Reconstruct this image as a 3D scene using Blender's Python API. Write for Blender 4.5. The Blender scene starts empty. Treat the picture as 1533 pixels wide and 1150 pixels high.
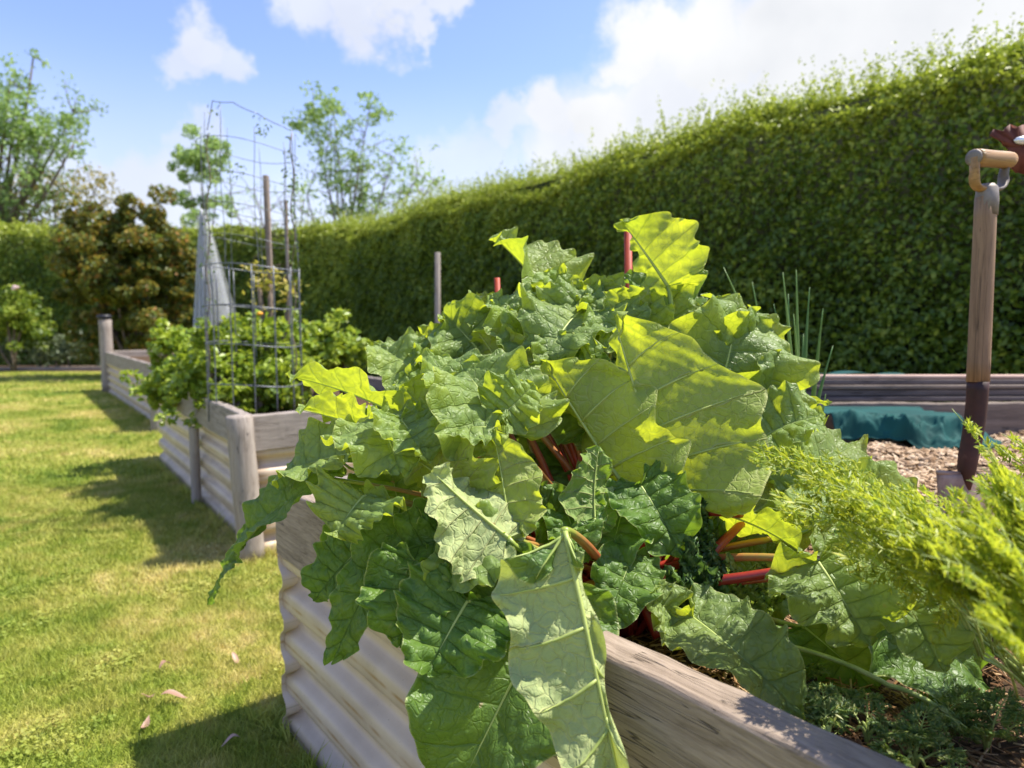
import bpy, math, random
import numpy as np
from mathutils import Vector, Matrix
rng = np.random.default_rng(7); random.seed(7)
SC = bpy.context.scene
COL = SC.collection
# ------------------------------------------------------------------ camera
CH = 1.13; TH = math.radians(4.9); F = 1000.0
cam_d = bpy.data.cameras.new('camera'); cam = bpy.data.objects.new('camera', cam_d); COL.objects.link(cam)
cam.location = (0, 0, CH); cam.rotation_euler = (math.pi/2 - TH, 0, 0)
cam_d.sensor_width = 36; cam_d.lens = 36*F/1533; cam_d.clip_start = 0.02; cam_d.clip_end = 500
cam_d.dof.use_dof = True; cam_d.dof.focus_distance = 1.12; cam_d.dof.aperture_fstop = 3.8
SC.camera = cam
FW = np.array([0, math.cos(TH), -math.sin(TH)]); UP = np.array([0, math.sin(TH), math.cos(TH)]); RT = np.array([1., 0, 0])
def P(px, py, Y):
    d = RT*(px-766.5)/F + FW + UP*(575-py)/F
    return np.array([0, 0, CH]) + d*(Y/d[1])
def G(px, py, z=0.0):
    d = RT*(px-766.5)/F + FW + UP*(575-py)/F
    return np.array([0, 0, CH]) + d*((z-CH)/d[2])
# ------------------------------------------------------------------ world, sun, exposure
SUN_EL = math.radians(60); SUN_AZ = math.radians(12)      # azimuth measured from +X towards +Y
W = bpy.data.worlds.new('World'); SC.world = W; W.use_nodes = True
nt = W.node_tree; nt.nodes.clear()
def N(t, ty, **kw):
    n = t.nodes.new(ty)
    for k, v in kw.items(): setattr(n, k, v)
    return n
def math_n(t, op, a, b=None, c=None, clamp=False):
    n = N(t, 'ShaderNodeMath', operation=op); n.use_clamp = clamp
    for i, v in enumerate((a, b, c)):
        if v is None: continue
        if isinstance(v, (int, float)): n.inputs[i].default_value = v
        else: t.links.new(v, n.inputs[i])
    return n.outputs[0]
sky = N(nt, 'ShaderNodeTexSky', sky_type='NISHITA'); sky.sun_disc = False
sky.sun_elevation = SUN_EL; sky.sun_rotation = math.pi/2 - SUN_AZ
sky.air_density = 1.0; sky.dust_density = 0.4; sky.ozone_density = 3.5
bg = N(nt, 'ShaderNodeBackground'); bg.inputs[1].default_value = 0.12
tint = N(nt, 'ShaderNodeMix', data_type='RGBA', blend_type='MULTIPLY'); tint.inputs[0].default_value = 1; tint.inputs[7].default_value = (1.0, .90, 1.05, 1)
nt.links.new(sky.outputs[0], tint.inputs[6]); nt.links.new(tint.outputs[2], bg.inputs[0])
tc = N(nt, 'ShaderNodeTexCoord')
nz = N(nt, 'ShaderNodeTexNoise'); nz.inputs['Scale'].default_value = 9; nz.inputs['Detail'].default_value = 7; nz.inputs['Roughness'].default_value = .6
nt.links.new(tc.outputs['Generated'], nz.inputs['Vector'])
sub = N(nt, 'ShaderNodeVectorMath', operation='SUBTRACT'); nt.links.new(nz.outputs['Color'], sub.inputs[0]); sub.inputs[1].default_value = (.5, .5, .5)
scl = N(nt, 'ShaderNodeVectorMath', operation='SCALE'); nt.links.new(sub.outputs[0], scl.inputs[0]); scl.inputs['Scale'].default_value = .17
add = N(nt, 'ShaderNodeVectorMath', operation='ADD'); nt.links.new(tc.outputs['Generated'], add.inputs[0]); nt.links.new(scl.outputs[0], add.inputs[1])
BLOBS = [(300,62,55,.8),(340,92,42,.7),(270,85,45,.7),(450,0,55,.75),(530,12,62,.8),(600,30,52,.85),(655,12,40,.8),(640,55,26,.8),(960,85,65,1),(1060,85,95,1),(1190,60,120,1),(1330,40,150,1),
         (1480,20,150,1),(1080,150,100,.95),(1200,150,130,1),(1000,190,100,.95),(900,185,60,1),(830,175,60,.95),(760,180,45,.7),(900,250,140,.9),(1330,140,140,1),(700,270,100,.6),
         (300,215,50,.6),(230,330,120,.8),(60,260,80,.7),(1600,150,250,1),(-300,100,200,.9),(2100,-100,400,.9)]
acc = None
for (x, y, r, w) in BLOBS:
    v = RT*(x-766.5)/F + FW + UP*(575-y)/F; L = np.linalg.norm(v); v = v/L
    dist = N(nt, 'ShaderNodeVectorMath', operation='DISTANCE'); nt.links.new(add.outputs[0], dist.inputs[0]); dist.inputs[1].default_value = tuple(v)
    mr = N(nt, 'ShaderNodeMapRange', interpolation_type='SMOOTHSTEP'); nt.links.new(dist.outputs['Value'], mr.inputs[0])
    rr = r/F/L
    mr.inputs[1].default_value = rr*1.2; mr.inputs[2].default_value = rr*.6; mr.inputs[3].default_value = 0; mr.inputs[4].default_value = w
    acc = mr.outputs[0] if acc is None else math_n(nt, 'MAXIMUM', acc, mr.outputs[0])
sep = N(nt, 'ShaderNodeSeparateXYZ'); nt.links.new(tc.outputs['Generated'], sep.inputs[0])
hz = N(nt, 'ShaderNodeMapRange', interpolation_type='SMOOTHSTEP'); nt.links.new(sep.outputs[2], hz.inputs[0])
hz.inputs[1].default_value = .36; hz.inputs[2].default_value = .08; hz.inputs[3].default_value = 0; hz.inputs[4].default_value = .75
mask = math_n(nt, 'MAXIMUM', acc, hz.outputs[0])
nz2 = N(nt, 'ShaderNodeTexNoise'); nz2.inputs['Scale'].default_value = 5; nz2.inputs['Detail'].default_value = 5
nt.links.new(tc.outputs['Generated'], nz2.inputs['Vector'])
cr = N(nt, 'ShaderNodeValToRGB'); cr.color_ramp.elements[0].position = .35; cr.color_ramp.elements[0].color = (.76, .78, .82, 1)
cr.color_ramp.elements[1].position = .6; cr.color_ramp.elements[1].color = (.90, .91, .93, 1)
nt.links.new(nz2.outputs[0], cr.inputs[0])
bgc = N(nt, 'ShaderNodeBackground'); bgc.inputs[1].default_value = .49; nt.links.new(cr.outputs[0], bgc.inputs[0])
mx = N(nt, 'ShaderNodeMixShader'); nt.links.new(mask, mx.inputs[0]); nt.links.new(bg.outputs[0], mx.inputs[1]); nt.links.new(bgc.outputs[0], mx.inputs[2])
out = N(nt, 'ShaderNodeOutputWorld'); nt.links.new(mx.outputs[0], out.inputs[0])
sd = bpy.data.lights.new('sun', 'SUN'); so = bpy.data.objects.new('sun', sd); COL.objects.link(so)
sd.energy = 3.9; sd.angle = math.radians(.5); sd.color = (1, .94, .83)
sv = Vector((math.cos(SUN_EL)*math.cos(SUN_AZ), math.cos(SUN_EL)*math.sin(SUN_AZ), math.sin(SUN_EL)))
so.rotation_euler = (-sv).to_track_quat('-Z', 'Y').to_euler(); so.location = (3, 1, 8)
SC.view_settings.view_transform = 'Standard'; SC.view_settings.look = 'None'; SC.view_settings.exposure = 1.2; SC.view_settings.gamma = 1
SC.cycles.max_bounces = 8; SC.cycles.transmission_bounces = 6; SC.cycles.diffuse_bounces = 4; SC.cycles.transparent_max_bounces = 8

# ------------------------------------------------------------------ helpers
def tag(o, label=None, cat=None, group=None, kind=None):
    if label: o['label'] = label
    if cat: o['category'] = cat
    if group: o['group'] = group
    if kind: o['kind'] = kind
    return o
def empty(name, loc, label=None, cat=None, group=None):
    o = bpy.data.objects.new(name, None); COL.objects.link(o); o.location = tuple(loc); o.empty_display_size = .05
    return tag(o, label, cat, group)
def mk(name, V, Fc, mat, parent=None, uv=None, attr=None, smooth=False, matidx=None, mats=None):
    """V (n,3) world coordinates; Fc: array (m,k) or list of arrays with k=3/4"""
    V = np.asarray(V, dtype=np.float64)
    if isinstance(Fc, list) and np.ndim(Fc[0]) == 2: Fs = [np.asarray(f, dtype=np.int32) for f in Fc if len(f)]
    else: Fs = [np.asarray(Fc, dtype=np.int32)]
    me = bpy.data.meshes.new(name)
    if parent is not None: V = V - np.array(parent.location)
    me.vertices.add(len(V)); me.vertices.foreach_set('co', V.astype(np.float32).ravel())
    idx = np.concatenate([f.ravel() for f in Fs]); sizes = np.concatenate([np.full(len(f), f.shape[1], dtype=np.int32) for f in Fs])
    me.loops.add(len(idx)); me.loops.foreach_set('vertex_index', idx)
    me.polygons.add(len(sizes)); st = np.concatenate([[0], np.cumsum(sizes)[:-1]]).astype(np.int32)
    me.polygons.foreach_set('loop_start', st); me.polygons.foreach_set('loop_total', sizes)
    if smooth: me.polygons.foreach_set('use_smooth', np.ones(len(sizes), dtype=bool))
    if mats:
        for m in mats: me.materials.append(m)
        me.polygons.foreach_set('material_index', np.asarray(matidx, dtype=np.int32))
    else: me.materials.append(mat)
    if uv is not None:
        l = me.uv_layers.new(name='UVMap'); l.data.foreach_set('uv', np.asarray(uv, dtype=np.float32)[idx].ravel())
    if attr is not None:
        a = me.attributes.new('rnd', 'FLOAT', 'POINT'); a.data.foreach_set('value', np.asarray(attr, dtype=np.float32))
    me.update(calc_edges=True)
    o = bpy.data.objects.new(name, me); COL.objects.link(o)
    if parent is not None: o.parent = parent
    return o
def upd(): bpy.context.view_layer.update()
class MB:
    def __init__(s): s.V = []; s.Q = []; s.T = []; s.n = 0; s.A = []
    def add(s, V, Q=None, T=None, a=0.0):
        V = np.asarray(V, float); s.V.append(V); s.A.append(np.full(len(V), a) if np.isscalar(a) else np.asarray(a))
        if Q is not None and len(Q): s.Q.append(np.asarray(Q)+s.n)
        if T is not None and len(T): s.T.append(np.asarray(T)+s.n)
        s.n += len(V); return s
    def tube(s, pts, r, k=8, caps=True, a=0.0, flat=1.0):
        pts = np.asarray(pts, float); n = len(pts); r = np.full(n, r) if np.isscalar(r) else np.asarray(r, float)
        t = np.gradient(pts, axis=0); t /= np.linalg.norm(t, axis=1)[:, None]+1e-9
        ref = np.array([0, 0, 1.]) if abs(t[:, 2]).mean() < .8 else np.array([1., 0, 0])
        u = np.cross(t, ref); u /= np.linalg.norm(u, axis=1)[:, None]+1e-9; v = np.cross(t, u)
        an = np.linspace(0, 2*math.pi, k, endpoint=False)
        V = pts[:, None]+r[:, None, None]*(np.cos(an)[None, :, None]*u[:, None]+flat*np.sin(an)[None, :, None]*v[:, None])
        V = V.reshape(-1, 3); Q = []
        for i in range(n-1):
            for j in range(k): Q.append([i*k+j, i*k+(j+1) % k, (i+1)*k+(j+1) % k, (i+1)*k+j])
        T = []
        if caps:
            V = np.vstack([V, pts[0], pts[-1]])
            for j in range(k): T.append([n*k, (j+1) % k, j]); T.append([n*k+1, (n-1)*k+j, (n-1)*k+(j+1) % k])
            if not np.isscalar(a): a = np.concatenate([np.repeat(a, k), [a[0], a[-1]]])
        elif not np.isscalar(a): a = np.repeat(a, k)
        return s.add(V, Q, T, a)
    def box(s, lo, hi, M=None, a=0.0):
        x0, y0, z0 = lo; x1, y1, z1 = hi
        V = np.array([[x0,y0,z0],[x1,y0,z0],[x1,y1,z0],[x0,y1,z0],[x0,y0,z1],[x1,y0,z1],[x1,y1,z1],[x0,y1,z1]], float)
        if M is not None: V = V @ np.array(M)[:3, :3].T + np.array(M)[:3, 3]
        return s.add(V, [[0,3,2,1],[4,5,6,7],[0,1,5,4],[1,2,6,5],[2,3,7,6],[3,0,4,7]], None, a)
    def build(s, name, mat, parent=None, smooth=True):
        return mk(name, np.vstack(s.V), [np.vstack(s.Q) if s.Q else np.zeros((0, 4)), np.vstack(s.T) if s.T else np.zeros((0, 3))], mat, parent, attr=np.concatenate(s.A), smooth=smooth)
def bez(a, b, c, n=12):
    t = np.linspace(0, 1, n)[:, None]; return (1-t)**2*a+2*t*(1-t)*b+t*t*c
def unit(v): v = np.asarray(v, float); return v/(np.linalg.norm(v, axis=-1, keepdims=True)+1e-9)
def snoise(p, f, seed=0, oct=4):
    """cheap smooth noise from sines, p (n,3)"""
    r = np.random.default_rng(seed); o = 0; a = 1
    for k in range(oct):
        for _ in range(3):
            d = r.normal(size=p.shape[-1]); d /= np.linalg.norm(d); o = o + a*np.sin(p@d*f*6.28*r.uniform(.7, 1.3)+r.uniform(0, 6.28))
        f *= 2; a *= .55
    return o/4.0
def cards(C, size, up=None, spread=1.0, asp=.5, rnd=None, fold=.25, seed=1, along=None):
    """leaf shaped folded rhombs. C (n,3); returns V,T,attr"""
    r = np.random.default_rng(seed); n = len(C); size = np.full(n, size) if np.isscalar(size) else size
    nrm = r.normal(size=(n, 3))*spread
    if up is not None: nrm = nrm + up
    nrm = unit(nrm); t = r.normal(size=(n, 3)) if along is None else along + r.normal(size=(n, 3))*.3
    t = unit(t - (t*nrm).sum(1)[:, None]*nrm); b = np.cross(nrm, t); s = size[:, None]
    base = C - t*s*.5; tip = C+t*s*.5; l = C - t*s*.08 + b*s*asp*.5 + nrm*s*fold*.5; rr = C - t*s*.08 - b*s*asp*.5 + nrm*s*fold*.5
    l2 = C + t*s*.22 + b*s*asp*.38 + nrm*s*fold*.3; r2 = C + t*s*.22 - b*s*asp*.38 + nrm*s*fold*.3; mid = C+t*s*.1
    V = np.stack([base, l, l2, tip, r2, rr, mid], 1).reshape(-1, 3)
    i = np.arange(n)[:, None]*7
    T = np.concatenate([i+[0, 6, 1], i+[1, 6, 2], i+[2, 6, 3], i+[3, 6, 4], i+[4, 6, 5], i+[5, 6, 0]])
    rv = r.random(n) if rnd is None else rnd
    return V, T, np.repeat(rv, 7)

# ------------------------------------------------------------------ materials
def new_mat(name):
    m = bpy.data.materials.new(name); m.use_nodes = True; t = m.node_tree; t.nodes.clear()
    o = N(t, 'ShaderNodeOutputMaterial'); return m, t, o
def ramp(t, fac, stops):
    r = N(t, 'ShaderNodeValToRGB'); e = r.color_ramp.elements
    while len(e) < len(stops): e.new(.5)
    for i, (p, c) in enumerate(stops): e[i].position = p; e[i].color = (*c, 1)
    if fac is not None: t.links.new(fac, r.inputs[0])
    return r.outputs[0]
def noise(t, vec, scale, detail=4, rough=.55, dist=0):
    n = N(t, 'ShaderNodeTexNoise'); n.inputs['Scale'].default_value = scale; n.inputs['Detail'].default_value = detail
    n.inputs['Roughness'].default_value = rough; n.inputs['Distortion'].default_value = dist
    if vec is not None: t.links.new(vec, n.inputs['Vector'])
    return n
def mixc(t, fac, a, b, mode='MIX'):
    n = N(t, 'ShaderNodeMix', data_type='RGBA', blend_type=mode)
    for s, v in ((0, fac), (6, a), (7, b)):
        if isinstance(v, (int, float)): n.inputs[s].default_value = v
        elif isinstance(v, tuple): n.inputs[s].default_value = (*v, 1)
        else: t.links.new(v, n.inputs[s])
    return n.outputs[2]
def princ(t, col, rough=.6, spec=.5, metal=0, bump=None, bstr=.3, bdist=.01, coat=0):
    b = N(t, 'ShaderNodeBsdfPrincipled')
    if isinstance(col, tuple): b.inputs['Base Color'].default_value = (*col, 1)
    else: t.links.new(col, b.inputs['Base Color'])
    if isinstance(rough, (int, float)): b.inputs['Roughness'].default_value = rough
    else: t.links.new(rough, b.inputs['Roughness'])
    b.inputs['Specular IOR Level'].default_value = spec; b.inputs['Metallic'].default_value = metal; b.inputs['Coat Weight'].default_value = coat
    if bump is not None:
        bn = N(t, 'ShaderNodeBump'); bn.inputs['Strength'].default_value = bstr; bn.inputs['Distance'].default_value = bdist
        t.links.new(bump, bn.inputs['Height']); t.links.new(bn.outputs[0], b.inputs['Normal'])
    return b
def foliage_mat(name, stops, trans=(.3, .4, .05), tf=.35, rough=.45, spec=.4):
    m, t, o = new_mat(name)
    at = N(t, 'ShaderNodeAttribute', attribute_name='rnd'); c = ramp(t, at.outputs['Fac'], stops)
    b = princ(t, c, rough, spec)
    tr = N(t, 'ShaderNodeBsdfTranslucent'); t.links.new(mixc(t, .55, c, trans), tr.inputs[0])
    mxs = N(t, 'ShaderNodeMixShader'); mxs.inputs[0].default_value = tf
    t.links.new(b.outputs[0], mxs.inputs[1]); t.links.new(tr.outputs[0], mxs.inputs[2]); t.links.new(mxs.outputs[0], o.inputs[0]); return m
def simple_mat(name, stops, scale=8, rough=.7, spec=.4, metal=0, bstr=.3, bdist=.004, stretch=None, detail=6):
    m, t, o = new_mat(name); tcn = N(t, 'ShaderNodeTexCoord'); v = tcn.outputs['Object']
    if stretch:
        mp = N(t, 'ShaderNodeMapping'); mp.inputs['Scale'].default_value = stretch; t.links.new(v, mp.inputs[0]); v = mp.outputs[0]
    n = noise(t, v, scale, detail); c = ramp(t, n.outputs[0], stops)
    t.links.new(princ(t, c, rough, spec, metal, n.outputs[0], bstr, bdist).outputs[0], o.inputs[0]); return m

def rhubarb_mat(name, top, under, trans, tf=.42):
    m, t, o = new_mat(name)
    uv = N(t, 'ShaderNodeUVMap', uv_map='UVMap'); sp = N(t, 'ShaderNodeSeparateXYZ'); t.links.new(uv.outputs[0], sp.inputs[0])
    tcn = N(t, 'ShaderNodeTexCoord'); obj = tcn.outputs['Object']
    u = math_n(t, 'ABSOLUTE', math_n(t, 'MULTIPLY_ADD', sp.outputs[0], 2.0, -1.0))
    sgn = math_n(t, 'GREATER_THAN', sp.outputs[0], .5)
    n1 = noise(t, obj, 22, 3)
    # side veins: rows of constant s
    s = math_n(t, 'MULTIPLY_ADD', math_n(t, 'SUBTRACT', n1.outputs[0], .5), .035, sp.outputs[1])
    s = math_n(t, 'MULTIPLY_ADD', sgn, .031, s)
    fr = math_n(t, 'FRACT', math_n(t, 'MULTIPLY', s, 8.0)); d = math_n(t, 'ABSOLUTE', math_n(t, 'SUBTRACT', fr, .5))   # 0 at vein
    wv = math_n(t, 'MULTIPLY_ADD', u, -.06, .085)
    v1 = math_n(t, 'SUBTRACT', 1.0, math_n(t, 'DIVIDE', d, wv), clamp=True)
    md = math_n(t, 'SUBTRACT', 1.0, math_n(t, 'DIVIDE', u, math_n(t, 'MULTIPLY_ADD', sp.outputs[1], -.05, .06)), clamp=True)
    vo = N(t, 'ShaderNodeTexVoronoi', feature='DISTANCE_TO_EDGE'); vo.inputs['Scale'].default_value = 52
    nv = noise(t, obj, 30, 2); ov = mixc(t, .03, obj, nv.outputs['Color'], 'ADD'); t.links.new(ov, vo.inputs['Vector'])
    v2 = math_n(t, 'SUBTRACT', 1.0, math_n(t, 'MULTIPLY', vo.outputs['Distance'], 9.0), clamp=True)
    vo2 = N(t, 'ShaderNodeTexVoronoi', feature='DISTANCE_TO_EDGE'); vo2.inputs['Scale'].default_value = 140; t.links.new(ov, vo2.inputs['Vector'])
    v3 = math_n(t, 'SUBTRACT', 1.0, math_n(t, 'MULTIPLY', vo2.outputs['Distance'], 6.0), clamp=True)
    vein = math_n(t, 'MAXIMUM', math_n(t, 'MAXIMUM', v1, md), math_n(t, 'MULTIPLY', v2, .5), clamp=True)
    vein = math_n(t, 'MAXIMUM', vein, math_n(t, 'MULTIPLY', v3, .15))
    big = noise(t, obj, 9, 4); fine = noise(t, obj, 90, 3)
    tone = math_n(t, 'MULTIPLY_ADD', fine.outputs[0], .35, math_n(t, 'MULTIPLY', big.outputs[0], .75))
    ctop = ramp(t, tone, [(.3, tuple(x*.75 for x in top)), (.55, top), (.8, (top[0]*1.5, top[1]*1.3, top[2]*1.2))])
    ctop = mixc(t, math_n(t, 'MULTIPLY', vein, .45), ctop, (top[0]*1.9+.02, top[1]*1.7, top[2]*1.5))
    cun = ramp(t, tone, [(.3, tuple(x*.85 for x in under)), (.75, tuple(min(1, x*1.12) for x in under))])
    cun = mixc(t, math_n(t, 'MULTIPLY', vein, .75), cun, (.62, .62, .26))
    # pale thin margin with its sunlit rim painted in, some browned spots
    edge = N(t, 'ShaderNodeMapRange'); t.links.new(u, edge.inputs[0]); edge.inputs[1].default_value = .965; edge.inputs[2].default_value = .99
    ctop = mixc(t, math_n(t, 'MULTIPLY', edge.outputs[0], .7), ctop, (.45, .5, .18)); cun = mixc(t, math_n(t, 'MULTIPLY', edge.outputs[0], .6), cun, (.6, .6, .25))
    spt = noise(t, obj, 38, 2); sm = N(t, 'ShaderNodeMapRange'); t.links.new(spt.outputs[0], sm.inputs[0]); sm.inputs[1].default_value = .745; sm.inputs[2].default_value = .78
    ctop = mixc(t, sm.outputs[0], ctop, (.30, .24, .09)); cun = mixc(t, sm.outputs[0], cun, (.35, .27, .1))
    h = math_n(t, 'MULTIPLY_ADD', vein, -1.0, math_n(t, 'MULTIPLY', fine.outputs[0], .5))
    geo = N(t, 'ShaderNodeNewGeometry')
    rt = N(t, 'ShaderNodeMapRange'); t.links.new(big.outputs[0], rt.inputs[0]); rt.inputs[3].default_value = .36; rt.inputs[4].default_value = .52
    bt = princ(t, ctop, rt.outputs[0], .42, 0, h, .8, .0034); bu = princ(t, cun, .62, .3, 0, h, .8, .0034)
    side = N(t, 'ShaderNodeMixShader'); t.links.new(geo.outputs['Backfacing'], side.inputs[0]); t.links.new(bt.outputs[0], side.inputs[1]); t.links.new(bu.outputs[0], side.inputs[2])
    ct = mixc(t, math_n(t, 'MULTIPLY', vein, .9), ramp(t, tone, [(.3, (trans[0]*.55, trans[1]*.68, trans[2])), (.75, tuple(min(1, x*1.12) for x in trans))]), (trans[0]*.30, trans[1]*.42, trans[2]*.4))
    tr = N(t, 'ShaderNodeBsdfTranslucent'); t.links.new(ct, tr.inputs[0])
    mxs = N(t, 'ShaderNodeMixShader'); mxs.inputs[0].default_value = tf; t.links.new(side.outputs[0], mxs.inputs[1]); t.links.new(tr.outputs[0], mxs.inputs[2])
    t.links.new(mxs.outputs[0], o.inputs[0]); return m
def wood_mat(name, dark, light, warm, rough=.75, bdist=.0035, gs=1.0):
    m, t, o = new_mat(name); tcn = N(t, 'ShaderNodeTexCoord')
    mp = N(t, 'ShaderNodeMapping'); mp.inputs['Scale'].default_value = (2.0*gs, 26*gs, 26*gs); t.links.new(tcn.outputs['Object'], mp.inputs[0])
    w = noise(t, tcn.outputs['Object'], 4, 3); mpd = mixc(t, .6, mp.outputs[0], w.outputs['Color'], 'ADD')
    n1 = noise(t, mpd, 1.6, 8, .65, .6); n2 = noise(t, mpd, 7, 4, .7); big = noise(t, tcn.outputs['Object'], 5, 4)
    g = math_n(t, 'MULTIPLY_ADD', n2.outputs[0], .4, math_n(t, 'MULTIPLY', n1.outputs[0], .7))
    c = ramp(t, g, [(.36, dark), (.5, tuple((a+b)/2 for a, b in zip(dark, light))), (.66, light)])
    c = mixc(t, math_n(t, 'MULTIPLY', big.outputs[0], .5), c, warm)
    # drying cracks along the grain
    mc = N(t, 'ShaderNodeMapping'); mc.inputs['Scale'].default_value = (1.3*gs, 34*gs, 34*gs); t.links.new(tcn.outputs['Object'], mc.inputs[0])
    nc = noise(t, mc.outputs[0], 1.3, 2, .4, .3); ck = math_n(t, 'ABSOLUTE', math_n(t, 'SUBTRACT', nc.outputs[0], .5))
    ckm = N(t, 'ShaderNodeMapRange'); t.links.new(ck, ckm.inputs[0]); ckm.inputs[1].default_value = .012; ckm.inputs[2].default_value = .0; 
    ckk = math_n(t, 'MULTIPLY', ckm.outputs[0], math_n(t, 'GREATER_THAN', big.outputs[0], .5))
    c = mixc(t, math_n(t, 'MULTIPLY', ckk, .8), c, tuple(x*.35 for x in dark))
    h = math_n(t, 'SUBTRACT', g, ckk)
    t.links.new(princ(t, c, rough, .3, 0, h, .7, bdist).outputs[0], o.inputs[0]); return m
def panel_mat():
    m, t, o = new_mat('cream_steel'); geo = N(t, 'ShaderNodeNewGeometry'); uv = N(t, 'ShaderNodeUVMap', uv_map='UVMap')
    sp = N(t, 'ShaderNodeSeparateXYZ'); t.links.new(uv.outputs[0], sp.inputs[0])
    n = noise(t, geo.outputs['Position'], 6, 5); c = ramp(t, n.outputs[0], [(.3, (.50, .385, .27)), (.7, (.645, .515, .375))])
    # rusty dirt lines lying in the grooves (v = phase of the profile)
    mp = N(t, 'ShaderNodeMapping'); mp.inputs['Scale'].default_value = (6, 90, 1); t.links.new(uv.outputs[0], mp.inputs[0])
    n2 = noise(t, mp.outputs[0], 1.0, 4)
    ph = math_n(t, 'FRACT', math_n(t, 'ADD', math_n(t, 'MULTIPLY', sp.outputs[1], 4.3), math_n(t, 'MULTIPLY', n2.outputs[0], .03)))
    l1 = N(t, 'ShaderNodeMapRange'); t.links.new(math_n(t, 'ABSOLUTE', math_n(t, 'SUBTRACT', ph, .27)), l1.inputs[0]); l1.inputs[1].default_value = .05; l1.inputs[2].default_value = .0
    l2 = N(t, 'ShaderNodeMapRange'); t.links.new(math_n(t, 'ABSOLUTE', math_n(t, 'SUBTRACT', ph, .80)), l2.inputs[0]); l2.inputs[1].default_value = .018; l2.inputs[2].default_value = .0
    nn = noise(t, geo.outputs['Position'], 14, 4); nr = N(t, 'ShaderNodeMapRange'); t.links.new(nn.outputs[0], nr.inputs[0]); nr.inputs[1].default_value = .35; nr.inputs[2].default_value = .62
    c = mixc(t, math_n(t, 'MULTIPLY', math_n(t, 'MULTIPLY', l1.outputs[0], nr.outputs[0]), .9), c, (.36, .19, .06))
    c = mixc(t, math_n(t, 'MULTIPLY', math_n(t, 'MULTIPLY', l2.outputs[0], nr.outputs[0]), .6), c, (.27, .23, .16))
    sk = noise(t, geo.outputs['Position'], 160, 2); sm = N(t, 'ShaderNodeMapRange'); t.links.new(sk.outputs[0], sm.inputs[0]); sm.inputs[1].default_value = .72; sm.inputs[2].default_value = .76
    c = mixc(t, math_n(t, 'MULTIPLY', sm.outputs[0], .6), c, (.2, .15, .1))
    zz = N(t, 'ShaderNodeSeparateXYZ'); t.links.new(geo.outputs['Position'], zz.inputs[0])
    spl = N(t, 'ShaderNodeMapRange'); t.links.new(math_n(t, 'MULTIPLY_ADD', n.outputs[0], .12, zz.outputs[2]), spl.inputs[0]); spl.inputs[1].default_value = .13; spl.inputs[2].default_value = .05
    c = mixc(t, math_n(t, 'MULTIPLY', spl.outputs[0], .5), c, (.22, .17, .1))
    t.links.new(princ(t, c, .42, .45, 0, n.outputs[0], .2, .002).outputs[0], o.inputs[0]); return m
def lawn_col(t, gain=1.0):
    geo = N(t, 'ShaderNodeNewGeometry'); n = noise(t, geo.outputs['Position'], 1.1, 5, .6, .4); n2 = noise(t, geo.outputs['Position'], 9, 4)
    f = math_n(t, 'MULTIPLY_ADD', n2.outputs[0], .35, math_n(t, 'MULTIPLY', n.outputs[0], .75))
    g = gain
    return ramp(t, f, [(.40, (.11*g, .175*g, .02*g)), (.50, (.22*g, .26*g, .035*g)), (.59, (.36*g, .34*g, .08*g)), (.68, (.52*g, .42*g, .17*g))]), f

M = {}
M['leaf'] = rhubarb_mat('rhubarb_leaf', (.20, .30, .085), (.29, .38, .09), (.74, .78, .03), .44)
M['leaf_dark'] = rhubarb_mat('rhubarb_shaded_leaf', (.105, .20, .035), (.21, .33, .07), (.42, .60, .03), .38)  # darker copy of the leaf; shade inside and under the clump put into colour
M['leaf_pale'] = rhubarb_mat('rhubarb_wilted_leaf', (.10, .19, .04), (.40, .48, .19), (.55, .6, .08), .30)
def stalk_mat():
    m, t, o = new_mat('rhubarb_stalk'); at = N(t, 'ShaderNodeAttribute', attribute_name='rnd'); tcn = N(t, 'ShaderNodeTexCoord'); n = noise(t, tcn.outputs['Object'], 40, 3)
    f = math_n(t, 'MULTIPLY_ADD', math_n(t, 'SUBTRACT', n.outputs[0], .5), .3, at.outputs['Fac'])
    c = ramp(t, f, [(.0, (.20, .018, .015)), (.4, (.34, .035, .02)), (.68, (.36, .17, .05)), (.9, (.26, .33, .05))])
    b = princ(t, c, .35, .5); b.inputs['Subsurface Weight'].default_value = 0; t.links.new(b.outputs[0], o.inputs[0]); return m
M['stalk'] = stalk_mat()
M['rib'] = simple_mat('rhubarb_midrib', [(.3, (.30, .38, .08)), (.7, (.42, .48, .14))], 30, .45)
M['wood'] = wood_mat('weathered_timber', (.085, .060, .04), (.40, .32, .25), (.27, .195, .13), gs=1.7)
M['wood2'] = wood_mat('grey_timber', (.14, .115, .095), (.38, .33, .285), (.29, .235, .185))
M['post'] = wood_mat('post_timber', (.16, .13, .105), (.40, .355, .31), (.32, .25, .19))
M['panel'] = panel_mat()
M['rust'] = simple_mat('rust', [(.3, (.07, .02, .014)), (.6, (.15, .045, .028))], 30, .7, .3)
M['soil'] = simple_mat('soil', [(.3, (.035, .022, .014)), (.7, (.13, .085, .05))], 25, .95, .1, 0, 1, .02)
M['chips'] = foliage_mat('wood_chips', [(0, (.19, .115, .06)), (.5, (.42, .29, .18)), (1, (.62, .48, .33))], (.3, .2, .1), 0.02, .9, .1)
M['straw'] = foliage_mat('straw', [(0, (.12, .06, .03)), (.6, (.30, .17, .08)), (1, (.5, .36, .2))], (.3, .2, .1), 0.05, .9, .1)
m, t, o = new_mat('lawn_ground'); c, f = lawn_col(t, 1.1); t.links.new(princ(t, c, .9, .15, 0, noise(t, N(t, 'ShaderNodeNewGeometry').outputs['Position'], 60, 4).outputs[0], 1, .03).outputs[0], o.inputs[0]); M['lawn'] = m
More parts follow.
